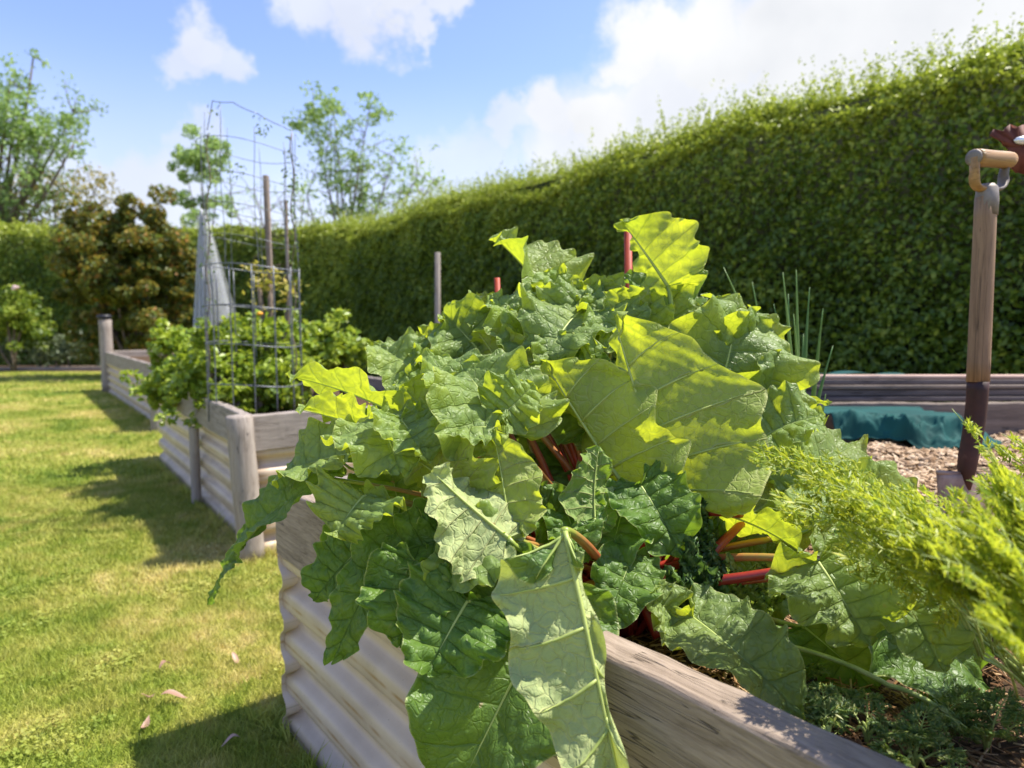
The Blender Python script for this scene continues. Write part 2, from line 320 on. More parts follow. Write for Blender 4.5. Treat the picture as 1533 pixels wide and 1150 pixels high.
m, t, o = new_mat('grass_blade'); c, f = lawn_col(t, 1.8); at = N(t, 'ShaderNodeAttribute', attribute_name='rnd')
c = mixc(t, at.outputs['Fac'], mixc(t, .45, c, (.05, .10, .012)), mixc(t, .35, c, (.34, .38, .07))); b = princ(t, c, .55, .3); tr = N(t, 'ShaderNodeBsdfTranslucent'); t.links.new(c, tr.inputs[0])
x = N(t, 'ShaderNodeMixShader'); x.inputs[0].default_value = .35; t.links.new(b.outputs[0], x.inputs[1]); t.links.new(tr.outputs[0], x.inputs[2]); t.links.new(x.outputs[0], o.inputs[0]); M['grass'] = m
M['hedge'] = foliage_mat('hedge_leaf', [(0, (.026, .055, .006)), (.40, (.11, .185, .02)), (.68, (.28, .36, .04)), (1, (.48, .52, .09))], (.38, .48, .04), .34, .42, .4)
M['core'] = simple_mat('hedge_inside', [(.3, (.006, .01, .004)), (.7, (.02, .028, .01))], 6, .95, .1)
M['bark'] = simple_mat('bark', [(.3, (.10, .075, .055)), (.7, (.24, .19, .15))], 20, .9, .2, 0, .6, .01, (1, 1, .2))
M['tree'] = foliage_mat('tree_leaf', [(0, (.13, .22, .05)), (.6, (.26, .39, .12)), (1, (.42, .55, .2))], (.45, .6, .15), .45)
M['gold'] = foliage_mat('tree_golden_leaf', [(0, (.12, .15, .04)), (.6, (.35, .33, .10)), (1, (.50, .38, .16))], (.5, .4, .1), .4)
M['smoke'] = foliage_mat('bronze_leaf', [(0, (.05, .09, .015)), (.55, (.13, .19, .03)), (.8, (.26, .23, .04)), (1, (.46, .22, .05))], (.5, .33, .06), .4)
M['herb'] = foliage_mat('basil_leaf', [(0, (.09, .17, .015)), (.5, (.23, .34, .03)), (1, (.42, .50, .08))], (.52, .6, .04), .4, .35)
M['tomato'] = foliage_mat('tomato_leaf', [(0, (.16, .2, .03)), (.6, (.42, .38, .06)), (1, (.55, .42, .1))], (.6, .55, .06), .4)
M['greyleaf'] = foliage_mat('grey_green_leaf', [(0, (.07, .10, .05)), (1, (.24, .29, .16))], (.3, .35, .15), .25)
M['carrot'] = foliage_mat('carrot_leaf', [(0, (.08, .17, .02)), (.5, (.27, .37, .03)), (1, (.55, .56, .05))], (.72, .76, .05), .5, .45)
M['weed'] = foliage_mat('weed_leaf', [(0, (.04, .09, .02)), (.6, (.13, .22, .05)), (1, (.3, .32, .08))], (.35, .45, .05), .35)
M['cstem'] = simple_mat('pale_green_stem', [(.3, (.25, .33, .06)), (.7, (.40, .46, .13))], 30, .45)
M['kale'] = foliage_mat('kale_leaf', [(0, (.03, .075, .02)), (.6, (.07, .14, .04)), (1, (.2, .3, .1))], (.2, .35, .04), .3)
M['kaley'] = foliage_mat('young_kale_leaf', [(0, (.14, .24, .04)), (1, (.36, .46, .1))], (.5, .6, .06), .4)
M['onion'] = foliage_mat('onion_leaf', [(0, (.10, .22, .06)), (1, (.27, .42, .12))], (.35, .5, .08), .3, .4)
M['wire'] = simple_mat('galvanised_wire', [(.3, (.10, .11, .125)), (.7, (.22, .23, .25))], 30, .5, .5, .6)
M['net'] = None
m, t, o = new_mat('white_netting'); uv = N(t, 'ShaderNodeUVMap', uv_map='UVMap'); sp = N(t, 'ShaderNodeSeparateXYZ'); t.links.new(uv.outputs[0], sp.inputs[0])
tp = N(t, 'ShaderNodeBsdfTransparent'); b = princ(t, (.72, .74, .77), .8, .1); x = N(t, 'ShaderNodeMixShader')
nn = noise(t, uv.outputs[0], 9, 3); dn = N(t, 'ShaderNodeMapRange'); t.links.new(sp.outputs[0], dn.inputs[0]); dn.inputs[1].default_value = .9; dn.inputs[2].default_value = 1.5; dn.inputs[3].default_value = .75; dn.inputs[4].default_value = .20; t.links.new(math_n(t, 'MULTIPLY', math_n(t, 'MULTIPLY_ADD', nn.outputs[0], 1.2, .2), dn.outputs[0]), x.inputs[0]); t.links.new(tp.outputs[0], x.inputs[1]); t.links.new(b.outputs[0], x.inputs[2]); t.links.new(x.outputs[0], o.inputs[0]); M['net'] = m
M['tarp'] = simple_mat('teal_tarpaulin', [(.3, (.002, .042, .038)), (.7, (.006, .08, .072))], 6, .8, .25, 0, .35, .01)
M['oldwood'] = wood_mat('old_stake_wood', (.07, .055, .045), (.25, .20, .16), (.16, .12, .09))
M['ash'] = wood_mat('ash_handle', (.13, .075, .04), (.34, .22, .125), (.26, .155, .08), .6, .0008, 1.2)
M['grip'] = wood_mat('varnished_grip', (.20, .105, .035), (.42, .25, .10), (.34, .19, .07), .45, .0005, 1.2)
M['redpaint'] = simple_mat('worn_maroon_paint', [(.35, (.035, .014, .011)), (.6, (.075, .025, .016)), (.8, (.20, .10, .07))], 18, .6, .4)
M['steel'] = simple_mat('worn_steel', [(.3, (.12, .095, .075)), (.65, (.27, .235, .20))], 25, .6, .4, .3)
M['blade'] = simple_mat('rusty_spade_blade', [(.3, (.17, .09, .06)), (.55, (.34, .24, .19)), (.75, (.45, .36, .30))], 22, .65, .4, .1)
M['board_dark'] = wood_mat('dark_board', (.03, .024, .022), (.17, .14, .13), (.08, .06, .055), .8)
M['board_pink'] = wood_mat('pinkish_board', (.30, .19, .14), (.52, .38, .31), (.45, .30, .23), .7)
M['black'] = simple_mat('black_plastic', [(.3, (.01, .011, .015)), (.7, (.02, .02, .026))], 5, .5)
M['redstake'] = simple_mat('red_stake_paint', [(.3, (.28, .035, .015)), (.7, (.42, .06, .02))], 20, .6)
M['dead'] = foliage_mat('dead_leaf', [(0, (.28, .16, .10)), (1, (.5, .32, .24))], (.5, .3, .2), .15)
M['pink'] = simple_mat('pink_petal', [(.3, (.75, .5, .5)), (.7, (.85, .65, .62))], 20, .6)
M['orange'] = simple_mat('orange_petal', [(.3, (.8, .3, .02)), (.7, (.9, .42, .04))], 20, .6)
M['glass'] = simple_mat('silver_oval', [(.3, (.70, .73, .78)), (.7, (.85, .87, .9))], 8, .2, .6, .3)
M['fence'] = simple_mat('dark_fence_paint', [(.3, (.018, .016, .015)), (.7, (.045, .04, .035))], 12, .85, .2)

def sm(a, b, x): t_ = np.clip((x-a)/(b-a), 0, 1); return t_*t_*(3-2*t_)
# ------------------------------------------------------------------ ground
NX = 60
mk('lawn', [[-120, -20, 0], [120, -20, 0], [120, 200, 0], [-120, 200, 0]], [[0, 1, 2, 3]], M['lawn'])['kind'] = 'structure'
e0 = G(-300, 566)[:2]; e1 = G(152, 549)[:2]
# border soil behind the timber edging, far left
mk('border_soil', [[-30, 16.9, .012], [-2, 16.9, .012], [-2, 40, .012], [-30, 40, .012]], [[0, 1, 2, 3]], M['soil'])['kind'] = 'structure'
# soil strip under the right-hand hedge
# ------------------------------------------------------------------ raised beds
H = .70
def plank(name, a, b, z0, z1, th, parent, mat, seed=0):
    """board from a to b (xy), its outer face on the line a-b, thickness to the left-hand inside given by th vector"""
    a = np.array(a, float); b = np.array(b, float); L = np.linalg.norm(b-a); d = (b-a)/L; nrm = np.array([-d[1], d[0]])*(1 if th > 0 else -1); T = abs(th); h = z1-z0
    n = max(2, int(L/.04)); r_ = .006
    prof = [(r_, 0), (0, r_), (0, h-r_), (r_*.4, h-r_*.35), (r_, h), (T-r_, h), (T-r_*.4, h-r_*.35), (T, h-r_), (T, r_), (T-r_, 0)]
    xs = np.linspace(0, L, n+1); V = []; k = len(prof)
    for x in xs:
        for j, (y, z) in enumerate(prof):
            dz = .0022*math.sin(x*9+seed)+.0012*math.sin(x*41+seed*2+y*60)+.0008*math.sin(x*97+z*50); V.append([x, y+(.0015*math.sin(x*23+z*30+seed)), z+dz])
    V = np.array(V); Q = [[i*k+j, (i+1)*k+j, (i+1)*k+(j+1) % k, i*k+(j+1) % k] for i in range(n) for j in range(k)]
    if th > 0: Q = [q[::-1] for q in Q]
    me_caps = []
    o = None
    me = bpy.data.meshes.new(name); F_ = [tuple(q) for q in Q]+[tuple(range(k)), tuple(n*k+j for j in range(k))[::-1]]
    # keep local X along the board for the grain
    ang = math.atan2(d[1], d[0]); V2 = V.copy(); V2[:, 1] *= (1 if th > 0 else -1)
    me.from_pydata([tuple(v) for v in V2], [], F_); me.materials.append(mat); me.update()
    bmn = bpy.data.objects.new(name, me); COL.objects.link(bmn)
    base = np.array([a[0], a[1], z0]); 
    if parent is not None: bmn.parent = parent; base = base-np.array(parent.location)
    bmn.location = tuple(base); bmn.rotation_euler = (0, 0, ang)
    import bmesh
    bm_ = bmesh.new(); bm_.from_mesh(me); bmesh.ops.recalc_face_normals(bm_, faces=bm_.faces); bm_.to_mesh(me); bm_.free()
    return bmn
def panel(a, b, z1, parent, inset=.012, ridges=4.3, amp=.017, side=1):
    a = np.array(a, float); b = np.array(b, float); L = np.linalg.norm(b-a); d = (b-a)/L; nrm = np.array([-d[1], d[0]])*side
    nz_ = 90; nx = max(3, int(L/.08)); V = []; uv = []
    for i in range(nx+1):
        x = L*i/nx
        for j in range(nz_+1):
            z = -.02+(z1+.02)*j/nz_; ph = j/nz_*ridges*2*math.pi
            s_ = math.sin(ph); s_ = math.tanh(1.7*(s_+.25))/math.tanh(1.7)
            p = a+d*x+nrm*(inset+amp-amp*s_+.0015*math.sin(x*7+z*5)); V.append([p[0], p[1], z]); uv.append([x, j/nz_])
    k = nz_+1; Q = np.array([[i*k+j, (i+1)*k+j, (i+1)*k+j+1, i*k+j+1] for i in range(nx) for j in range(nz_)])
    o = mk('corrugated_panel', V, Q, M['panel'], parent, uv=uv, smooth=True)
    md = o.modifiers.new('s', 'SOLIDIFY'); md.thickness = .002; return o
def round_post(x, y, z0, z1, r, parent, mat='post', lean=(0, 0), name='post'):
    mb = MB(); zs = np.linspace(z0, z1-.012, 9); pts = [[x+lean[0]*(z-z0), y+lean[1]*(z-z0), z] for z in zs]+[[x+lean[0]*(z1-z0), y+lean[1]*(z1-z0), z1]]
    rr = [r*(1+.02*math.sin(i*1.7)) for i in range(9)]+[r*.9]
    # local frame with X vertical so the grain runs up the post
    P_ = np.array(pts); P_ = np.stack([P_[:, 2], P_[:, 0]-x, P_[:, 1]-y], 1); mb.tube(P_, rr, 20)
    o = mb.build(name, M[mat], None); o.matrix_world = Matrix(((0, 1, 0, x), (0, 0, 1, y), (1, 0, 0, 0), (0, 0, 0, 1)))
    if parent is not None:
        o.parent = parent; o.matrix_basis = Matrix.Translation(-Vector(parent.location)) @ o.matrix_basis
    return o
def dirv(deg): r = math.radians(deg); return np.array([-math.sin(r), math.cos(r)])
# bed 1 (near)
d1 = dirv(39.2); B1c = np.array([-.652, 1.80]); A1 = B1c - d1*3.0
bed1 = empty('raised_garden_bed', (B1c[0], B1c[1], 0), 'nearest raised garden bed with weathered timber rim and cream corrugated sides, full of rhubarb', 'garden bed', 'corrugated raised garden beds on the lawn')
plank('rim_plank', A1, B1c, .5, H, -.062, bed1, M['wood'], 1)
panel(A1, B1c, .505, bed1, side=-1)
E1 = np.array([1.2, 3.25])
plank('rim_plank', B1c+np.array([.02, .012]), E1, .5, H-.002, -.05, bed1, M['wood2'], 2)
panel(B1c, E1, .505, bed1, side=-1)
plank('end_plank', E1+np.array([.01, 0]), [3.6, 3.22], .56, .765, -.05, bed1, M['oldwood'], 3)
# soil of bed 1 as a height field
gx, gy = np.meshgrid(np.linspace(-.75, 3.8, 110), np.linspace(-.8, 3.4, 110))
def soil_z(x, y): return .565+.085*sm(.6, 1.05, x)-.035*sm(1.8, 3.2, y)+.012*np.sin(x*9+y*5)+.008*np.sin(x*23-y*17)
nn_ = np.array([.775, .632]); inside = ((gx-A1[0])*nn_[0]+(gy-A1[1])*nn_[1] > .04)
nf = np.array([-(E1-B1c)[1], (E1-B1c)[0]]); nf = nf/np.linalg.norm(nf); inside &= ((gx-B1c[0])*nf[0]+(gy-B1c[1])*nf[1] < -.03); inside &= gy < 3.2
ids = np.arange(gx.size).reshape(gx.shape); Q = []
for i in range(109):
    for j in range(109):
        if inside[i, j] and inside[i+1, j] and inside[i, j+1] and inside[i+1, j+1]: Q.append([ids[i, j], ids[i, j+1], ids[i+1, j+1], ids[i+1, j]])
mk('bed_soil', np.stack([gx.ravel(), gy.ravel(), soil_z(gx, gy).ravel()], 1), np.array(Q), M['soil'], smooth=True)['kind'] = 'structure'
# bed 2
d2 = dirv(36.0); e2 = np.array([.80, .60]); B2c = G(383, 834)[:2]; B2f = B2c+d2*3.0; B2r = B2c+e2*1.55; B2fr = B2f+e2*1.55
bed2 = empty('raised_garden_bed', (B2c[0], B2c[1], 0), 'middle raised bed with a round log corner post, holding leafy herbs and a wire cage', 'garden bed', 'corrugated raised garden beds on the lawn')
plank('rim_plank', B2c+d2*.06-e2*.02, B2f, .52, H, -.05, bed2, M['wood2'], 4); panel(B2c+d2*.05, B2f, .525, bed2, side=-1)
plank('rim_plank', B2c+e2*.005+d2*.02, B2r, .52, H, .05, bed2, M['wood2'], 5); panel(B2c+e2*.01+d2*.02, B2r, .525, bed2, side=1)
plank('rim_plank', B2r, B2fr, .52, H, .05, bed2, M['wood2'], 6)
plank('rim_plank', B2f, B2fr, .52, H, -.05, bed2, M['wood2'], 6)
round_post(B2c[0]-.01, B2c[1]-.02, -.03, H+.006, .062, bed2, lean=(-.055, 0))
pm = G(278, 757)[:2]; pmz = B2c + d2*np.dot(pm-B2c, d2) - e2*.03
round_post(pmz[0], pmz[1], -.03, .50, .030, bed2)
fr = B2r+d2*1.4; round_post(fr[0]+.02, fr[1], 0, .96, .04, bed2)
# bed 3
B3c = G(242, 645)[:2]; d3 = dirv(36.5); B3f = B3c+d3*5.6; e3 = np.array([.80, .60]); B3r = B3c+e3*1.6; B3fr = B3f+e3*1.6
bed3 = empty('raised_garden_bed', (B3c[0], B3c[1], 0), 'farthest raised bed, long low cream corrugated side and a post at its near corner', 'garden bed', 'corrugated raised garden beds on the lawn')
plank('rim_plank', B3c, B3f, .5, H, -.05, bed3, M['wood2'], 7); panel(B3c, B3f, .505, bed3, side=-1)
plank('rim_plank', B3c+e3*.05, B3r, .5, H, .05, bed3, M['wood2'], 8); panel(B3c, B3r, .505, bed3, side=1)
plank('rim_plank', B3f-d3*.05, B3fr, .5, H+.003, .22, bed3, M['wood2'], 9)
plank('rim_plank', B3r, B3fr, .5, H, .05, bed3, M['wood2'], 9)
round_post(B3c[0]-.02, B3c[1]-.03, -.03, H, .07, bed3)
ptop = P(157, 478, 11.6); pst = empty('marker_post', (ptop[0], 11.6, 0), 'round timber post with a black cap standing at the far corner of the farthest bed', 'post')
round_post(ptop[0], 11.6, 0, ptop[2], .10, pst, lean=(0.0, 0))
mb = MB(); mb.tube([[ptop[0]-.01, 11.6, ptop[2]+.005], [ptop[0]-.01, 11.6, ptop[2]+.07], [ptop[0]-.01, 11.6, ptop[2]+.08]], [.115, .11, .06], 16); mb.build('cap', M['black'], pst)
for (c, dd, ee, L1, L2, z) in ((B2c, d2, e2, 3.0, 1.55, .60), (B3c, d3, e3, 5.6, 1.6, .60)):
    q = [c+dd*.03+ee*.03, c+dd*.03+ee*(L2-.03), c+dd*(L1-.03)+ee*(L2-.03), c+dd*(L1-.03)+ee*.03]
    mk('bed_soil', [[p_[0], p_[1], z] for p_ in q], [[0, 1, 2, 3]], M['soil'])['kind'] = 'structure'
# timber lawn edging, far left
ed = empty('timber_edging', (-9, 16.6, 0), 'pale timber lawn edging board in front of the far left border', 'edging')
plank('board', [-22, 16.55], [-9.6, 17.4], -.02, .10, .08, ed, M['wood2'], 3)

# ------------------------------------------------------------------ lawn grass blades
def blades(n, xr, yr, h, w, seed, keep):
    r = np.random.default_rng(seed); x = r.uniform(*xr, n); y = r.uniform(*yr, n); k = keep(x, y); x = x[k]; y = y[k]; n = len(x)
    a = r.uniform(0, 6.28, n); hh = h*r.uniform(.45, 1.2, n); tilt = r.uniform(.2, 1.1, n)*hh; la = r.uniform(0, 6.28, n)
    clump = snoise(np.stack([x, y], 1), 3, 5)*.35+1; hh *= clump
    dx, dy = np.cos(a)*w/2, np.sin(a)*w/2; lx, ly = np.cos(la)*tilt, np.sin(la)*tilt
    z0 = np.zeros(n)
    V = np.stack([np.stack([x-dx, y-dy, z0], 1), np.stack([x+dx, y+dy, z0], 1), np.stack([x+dx*.8+lx*.4, y+dy*.8+ly*.4, hh*.6], 1), np.stack([x-dx*.8+lx*.4, y-dy*.8+ly*.4, hh*.6], 1), np.stack([x+lx, y+ly, hh], 1)], 1).reshape(-1, 3)
    i = np.arange(n)[:, None]*5; return V, i+[0, 1, 2, 3], i+[3, 2, 4], np.repeat(r.random(n), 5)
def left_of(x, y):
    ok = np.ones(len(x), bool)
    ok &= ((x-A1[0])*nn_[0]+(y-A1[1])*nn_[1] < -.005) | ((x-B1c[0])*nf[0]+(y-B1c[1])*nf[1] > .005)
    for c, dd, ee, L1, L2 in ((B2c, d2, e2, 3.0, 1.55), (B3c, d3, e3, 5.6, 1.6)):
        u = (x-c[0])*dd[0]+(y-c[1])*dd[1]; v = (x-c[0])*ee[0]+(y-c[1])*ee[1]; ok &= ~((u > 0) & (u < L1) & (v > -.0) & (v < L2))
    ok &= (x > -1.15*y-1.2) & (x < .25+0*y)
    return ok
def near_wall(x, y):
    ok = left_of(x, y); w = np.zeros(len(x), bool)
    for c, dd, L1 in ((B1c, d1, 3.0), (B2c, d2, 3.0), (B3c, d3, 5.6)):
        sgn_ = -1 if c is B1c else 1; q = (x-c[0])*dd[0]+(y-c[1])*dd[1]; nrm = np.array([-dd[1], dd[0]]); v = (x-c[0])*nrm[0]+(y-c[1])*nrm[1]
        w |= (v > 0) & (v < .05+.03*np.sin(q*13)) & (q*sgn_ > -.1) & (q*sgn_ < L1)
    w |= (np.abs((x-B2c[0])*d2[0]+(y-B2c[1])*d2[1]) < .05) & (x < .2) & (x > B2c[0])
    return ok & w
parts_ = [blades(900000, (-8, .3), (1.0, 11), .06, .0045, 9, near_wall), blades(270000, (-4.3, .3), (.6, 2.7), .026, .0026, 1, left_of), blades(200000, (-6.5, .3), (2.7, 4.8), .028, .0042, 2, left_of), blades(150000, (-12, .3), (4.8, 9.5), .03, .008, 3, left_of), blades(70000, (-19, 0), (9.5, 16.4), .035, .016, 4, left_of)]
n0 = 0; VV = []; QQ = []; TT = []; AA = []
for V, Q, T, A in parts_: VV.append(V); QQ.append(Q+n0); TT.append(T+n0); AA.append(A); n0 += len(V)
rc = np.random.default_rng(12); cxy = np.stack([rc.uniform(-3.6, .2, 60000), rc.uniform(1.2, 4.2, 60000)], 1); kk = left_of(cxy[:, 0], cxy[:, 1]) & (snoise(cxy, 1.6, 44, 3) > .38); cxy = cxy[kk]
Vc, Tc, Ac = cards(np.column_stack([cxy, rc.uniform(.012, .026, len(cxy))]), rc.uniform(.007, .014, len(cxy)), up=np.array([0, 0, 2.0]), spread=.6, asp=.9, rnd=rc.uniform(0, .7, len(cxy)), seed=4)
VV.append(Vc); TT.append(Tc+n0); AA.append(Ac)
g = mk('grass', np.vstack(VV), [np.vstack(QQ), np.vstack(TT)], M['grass'], attr=np.concatenate(AA)); tag(g, 'short green and straw coloured lawn grass beside the beds', 'grass', None, 'stuff')

# ------------------------------------------------------------------ rhubarb
def leaf_mesh(B, T, Nn, Wd, bend=.12, fold=18, ruffle=.018, lobes=.04, seed=0, wl=1.0, wr=1.0, ns=96, nu=16, basal=1.0, twist=0, tubes=False, curl=.0):
    ruffle = ruffle*1.2*min(1.0, max(.3, Wd/.12)); r = np.random.default_rng(seed); B = np.asarray(B, float); T = np.asarray(T, float); ax = T-B; L = np.linalg.norm(ax); ax = ax/L
    Nn = np.asarray(Nn, float); Nn = unit(Nn-(Nn@ax)*ax); Sd = np.cross(ax, Nn)
    ctrl = (B+T)/2+Nn*bend*L
    def spine(y):
        tt = np.clip(y, -.4, 1.15); pos = ((1-tt)**2)[..., None]*B+(2*tt*(1-tt))[..., None]*ctrl+(tt**2)[..., None]*T
        tg = unit(2*(1-tt)[..., None]*(ctrl-B)+2*tt[..., None]*(T-ctrl)); return pos, tg
    s = np.linspace(0, 1, ns+1)
    ox = np.array([.05,.30,.60,.86,1.0,.97,.83,.62,.36,.04]); oy = np.array([.0,-.17*basal,-.19*basal,-.05*basal,.16,.36,.56,.75,.91,1.0])
    tt0 = np.linspace(0, 1, 10); fine_ = np.linspace(0, 1, 400); exf = np.interp(fine_, tt0, ox); eyf = np.interp(fine_, tt0, oy)
    ker = np.ones(41)/41; pad = lambda q: np.concatenate([np.linspace(2*q[0]-q[20], q[0], 20), q, np.linspace(q[-1], 2*q[-1]-q[-21], 20)]); exf = np.convolve(pad(exf), ker, 'valid'); eyf = np.convolve(pad(eyf), ker, 'valid')
    ex = np.interp(s, fine_, exf); ey = np.interp(s, fine_, eyf); o0 = np.clip((s-.30)/.70, 0, 1)**1.05*.97
    us = np.linspace(-1, 1, 2*nu+1); us = np.sign(us)*np.abs(us)**.85; S, U = np.meshgrid(s, us, indexing='ij'); aU = np.abs(U); sg = np.sign(U)
    p = r.uniform(0, 6.28, 12); shp = r.uniform(-.12, .12, 2)
    wq = .55*np.sin(3.1*S*6.28/2+p[11]*(1+.3*sg))+.4*np.sin(7.3*S+p[10]*(1-.4*sg))
    def side_var(fr_, i): return np.sin(fr_*S*6.28+p[i]*(1+.7*sg)+wq*min(fr_, 9)*.22)
    endw = sm(0, .08, 1-S)
    mar = 1+lobes*endw*(np.tanh(1.6*side_var(3.4, 0))*.9+np.tanh(1.4*side_var(7.0, 1))*.34+.12*side_var(16, 2))
    Wl = Wd*np.where(sg < 0, wl, wr)*(1+shp[0]*sg)
    X_ = ex[:, None]*Wl; Y_ = ey[:, None]*L; O_ = o0[:, None]*L
    bow = .06*L*aU*(1-aU)
    x = aU*X_*mar; yy = O_+aU*(Y_-O_)*mar+bow*sm(.2, .5, S)
    # height field: broad waves, quilting between the side veins, frilled margin
    amp = ruffle*sm(.45, 1, aU)**1.5*(.35+.65*endw)
    w1 = side_var(4.6+r.uniform(-.8, .8), 4); w2 = side_var(7.8+r.uniform(-1.2, 1.2), 5); ph1 = side_var(4.6, 4)
    z = amp*(np.tanh(1.3*w1)*.66+.27*w2+.13*side_var(15, 6)*sm(.75, 1, aU))
    z += Wd*.15*sm(.1, .8, aU)*(side_var(1.7, 7)+.5*side_var(2.9, 8))
    z += min(.0075, .065*Wd)*sm(.78, 1, aU)*endw*side_var(10.5, 6)
    quilt = np.abs(np.cos(8*math.pi*(S+.031*(sg > 0)))); z += .0065*quilt*sm(0, .25, aU)*(1-.45*aU)*min(1, Wd/.07)
    z += (.0022*np.sin(x*210+p[7]+yy*60)*np.sin(yy*190+p[8])+.0012*np.sin(x*420+p[3])*np.sin(yy*380+p[2]))*sm(.05, .3, aU)
    z -= curl*Wd*sm(.55, 1, aU)**1.5
    lat = .28*amp*side_var(5.2, 9)
    fo = math.radians(fold)*(1-.35*S)+.15*np.sin(S*5+p[10]); xs_ = x*np.cos(fo); zs = x*np.sin(fo)
    z = z+zs; xs_ = xs_*sg+lat*sg; yy = yy+.5*lat
    pos, tg = spine(yy/L); nl = unit(np.cross(np.cross(tg, np.broadcast_to(Nn, tg.shape)), tg)); sd = np.cross(tg, nl)
    if twist:
        tw = math.radians(twist)*S; c_, s_ = np.cos(tw)[..., None], np.sin(tw)[..., None]; nl, sd = nl*c_+sd*s_, sd*c_-nl*s_
    V = pos+sd*xs_[..., None]+nl*z[..., None]; k = 2*nu+1
    V = V.reshape(-1, 3); UV = np.stack([(U*.5+.5).ravel(), S.ravel()], 1)
    i, j = np.meshgrid(np.arange(ns), np.arange(k-1), indexing='ij'); a_ = (i*k+j).ravel(); Q = np.stack([a_, a_+k, a_+k+1, a_+1], 1)
    # make the front face the upper side
    v = V[Q[len(Q)//2]]; 
    q = Q[(ns//2)*(k-1)+nu+3]; nn = np.cross(V[q[1]]-V[q[0]], V[q[2]]-V[q[0]])
    if nn@Nn < 0: Q = Q[:, ::-1]
    # midrib on the underside
    row = [V[ii*k+nu]-Nn*.0012 for ii in range(6, ns-2, 3)]; mb = MB(); rr = np.linspace(.0052, .0009, len(row))*min(1.25, max(.45, Wd/.12))
    mb.tube(row, rr, 7)
    if tubes:
        for vv in range(1, 8):
            for sgn_ in (-1, 1):
                sv_ = (vv+.5)/8-(.031 if sgn_ > 0 else 0); ii = int(round(sv_*ns)); ii = min(max(ii, 0), ns)
                js = [nu+sgn_*jj for jj in range(0, nu, 2)]; pts = [V[ii*k+jj]-Nn*.0008 for jj in js]
                if np.linalg.norm(pts[-1]-pts[0]) > .02: mb.tube(pts, np.linspace(.0026, .0006, len(pts)), 6)
    tv = np.vstack(mb.V); tq = np.vstack(mb.Q); tt_ = np.vstack(mb.T)
    return V, Q, UV, tv, tq, tt_, spine, L
crown = P(925, 915, 1.22); crown[2] = soil_z(crown[0], crown[1])-.01
rh = empty('rhubarb_plant', crown, 'big rhubarb plant with broad crinkled green leaves and red stalks spilling over the nearest bed', 'rhubarb')
ridx = [0]
def leaf(bx, by, bd, tx, ty, td, Wpx, nx, toward, nz_, mat='leaf', bend=.12, stalk=True, label=None, stalk_to=None, sag=.0, **kw):
    ridx[0] += 1; sd_ = kw.pop('seed', ridx[0]*13+5)
    B = P(bx, by, bd); T = P(tx, ty, td); Wd = Wpx/F*bd*(1.28 if 30 < Wpx < 100 else 1.0)
    V, Q, UV, tv, tq, tt_, spine, L = leaf_mesh(B, T, (nx, -toward, nz_), Wd, bend=bend, seed=sd_, **kw)
    nV = len(V); Fq = np.vstack([Q, tq+nV]); mi = [0]*len(Q)+[1]*len(tq)+[1]*len(tt_)
    o = mk('leaf', np.vstack([V, tv]), [Fq, tt_+nV], None, rh, uv=np.vstack([UV, np.zeros((len(tv), 2))+.5]), smooth=True, matidx=mi, mats=[M[mat], M['rib']])
    if label: o['label'] = label
    if stalk:
        r = np.random.default_rng(sd_+99); c = crown+np.array([r.uniform(-.07, .07), r.uniform(-.06, .06), 0]) if stalk_to is None else np.array(stalk_to, float)
        tg = unit(spine(np.array([0.0]))[1][0]); d_ = np.linalg.norm(B-c)
        c1 = c+np.array([0, 0, 1])*d_*.28+(B-c)*.2; c2 = B-(tg*.6+np.array([0, 0, .4]))*min(.22*d_, .07); tpar = np.linspace(0, 1, 14)[:, None]
        pts = (1-tpar)**3*c+3*tpar*(1-tpar)**2*c1+3*tpar**2*(1-tpar)*c2+tpar**3*B
        k_ = min(1.0, max(.5, Wd/.10)); mb = MB(); mb.tube(pts, np.linspace(.0115, .0062, 14)*k_, 9, a=np.linspace(0, 1.0, 14)**1.0*1.05, flat=.8)
        # a stalk is a sub-part of its leaf
        st = mb.build('stalk', M['stalk'], rh); st.parent = o
    return o
L_ = leaf
# --- back and top
L_(1000,428,1.42, 930,330,1.45, 66, .35,-.62,.6, bend=.03, ruffle=.016, wr=.34, wl=1.1, label='upright bright yellow green young leaf at the top of the clump')
L_(838,462,1.48, 738,352,1.52, 62, .25,.35,.8, ruffle=.02, bend=.05, fold=30)
L_(818,482,1.44, 838,398,1.46, 44, .2,.8,.55, bend=.05)
L_(832,480,1.40, 778,430,1.42, 36, 0,-.7,.7)
L_(795,515,1.36, 735,440,1.40, 52, .1,.55,.8)
L_(735,545,1.38, 664,468,1.42, 62, -.35,.65,.6)
L_(690,560,1.40, 628,498,1.44, 46, -.4,.5,.7)
L_(765,585,1.30, 712,492,1.34, 55, .3,-.75,.55, fold=8)
L_(868,468,1.38, 812,545,1.26, 62, .05,.6,.8, bend=.2)
L_(850,500,1.36, 888,432,1.42, 50, .1,.6,.8)
L_(930,505,1.33, 868,455,1.38, 46, 0,.55,.85)
L_(925,452,1.42, 866,420,1.43, 26, 0,-.6,.75)
L_(925,480,1.36, 976,436,1.38, 36, -.1,-.7,.65)
L_(1010,470,1.50, 930,412,1.55, 58, -.2,.5,.6, 'leaf_dark')
L_(1015,575,1.40, 1000,428,1.46, 70, .1,.85,.35, fold=24)
L_(1068,610,1.36, 1105,438,1.42, 98, .35,.75,.5, fold=20, ruffle=.016, label='large glossy dark green upright leaf on the right of the clump')
L_(1105,650,1.34, 1178,525,1.38, 60, .5,.75,.45)
L_(1140,655,1.28, 1236,622,1.28, 48, .15,.6,.75, bend=.2)
L_(1160,615,1.33, 1246,603,1.36, 16, .0,-.6,.7, ruffle=.008)
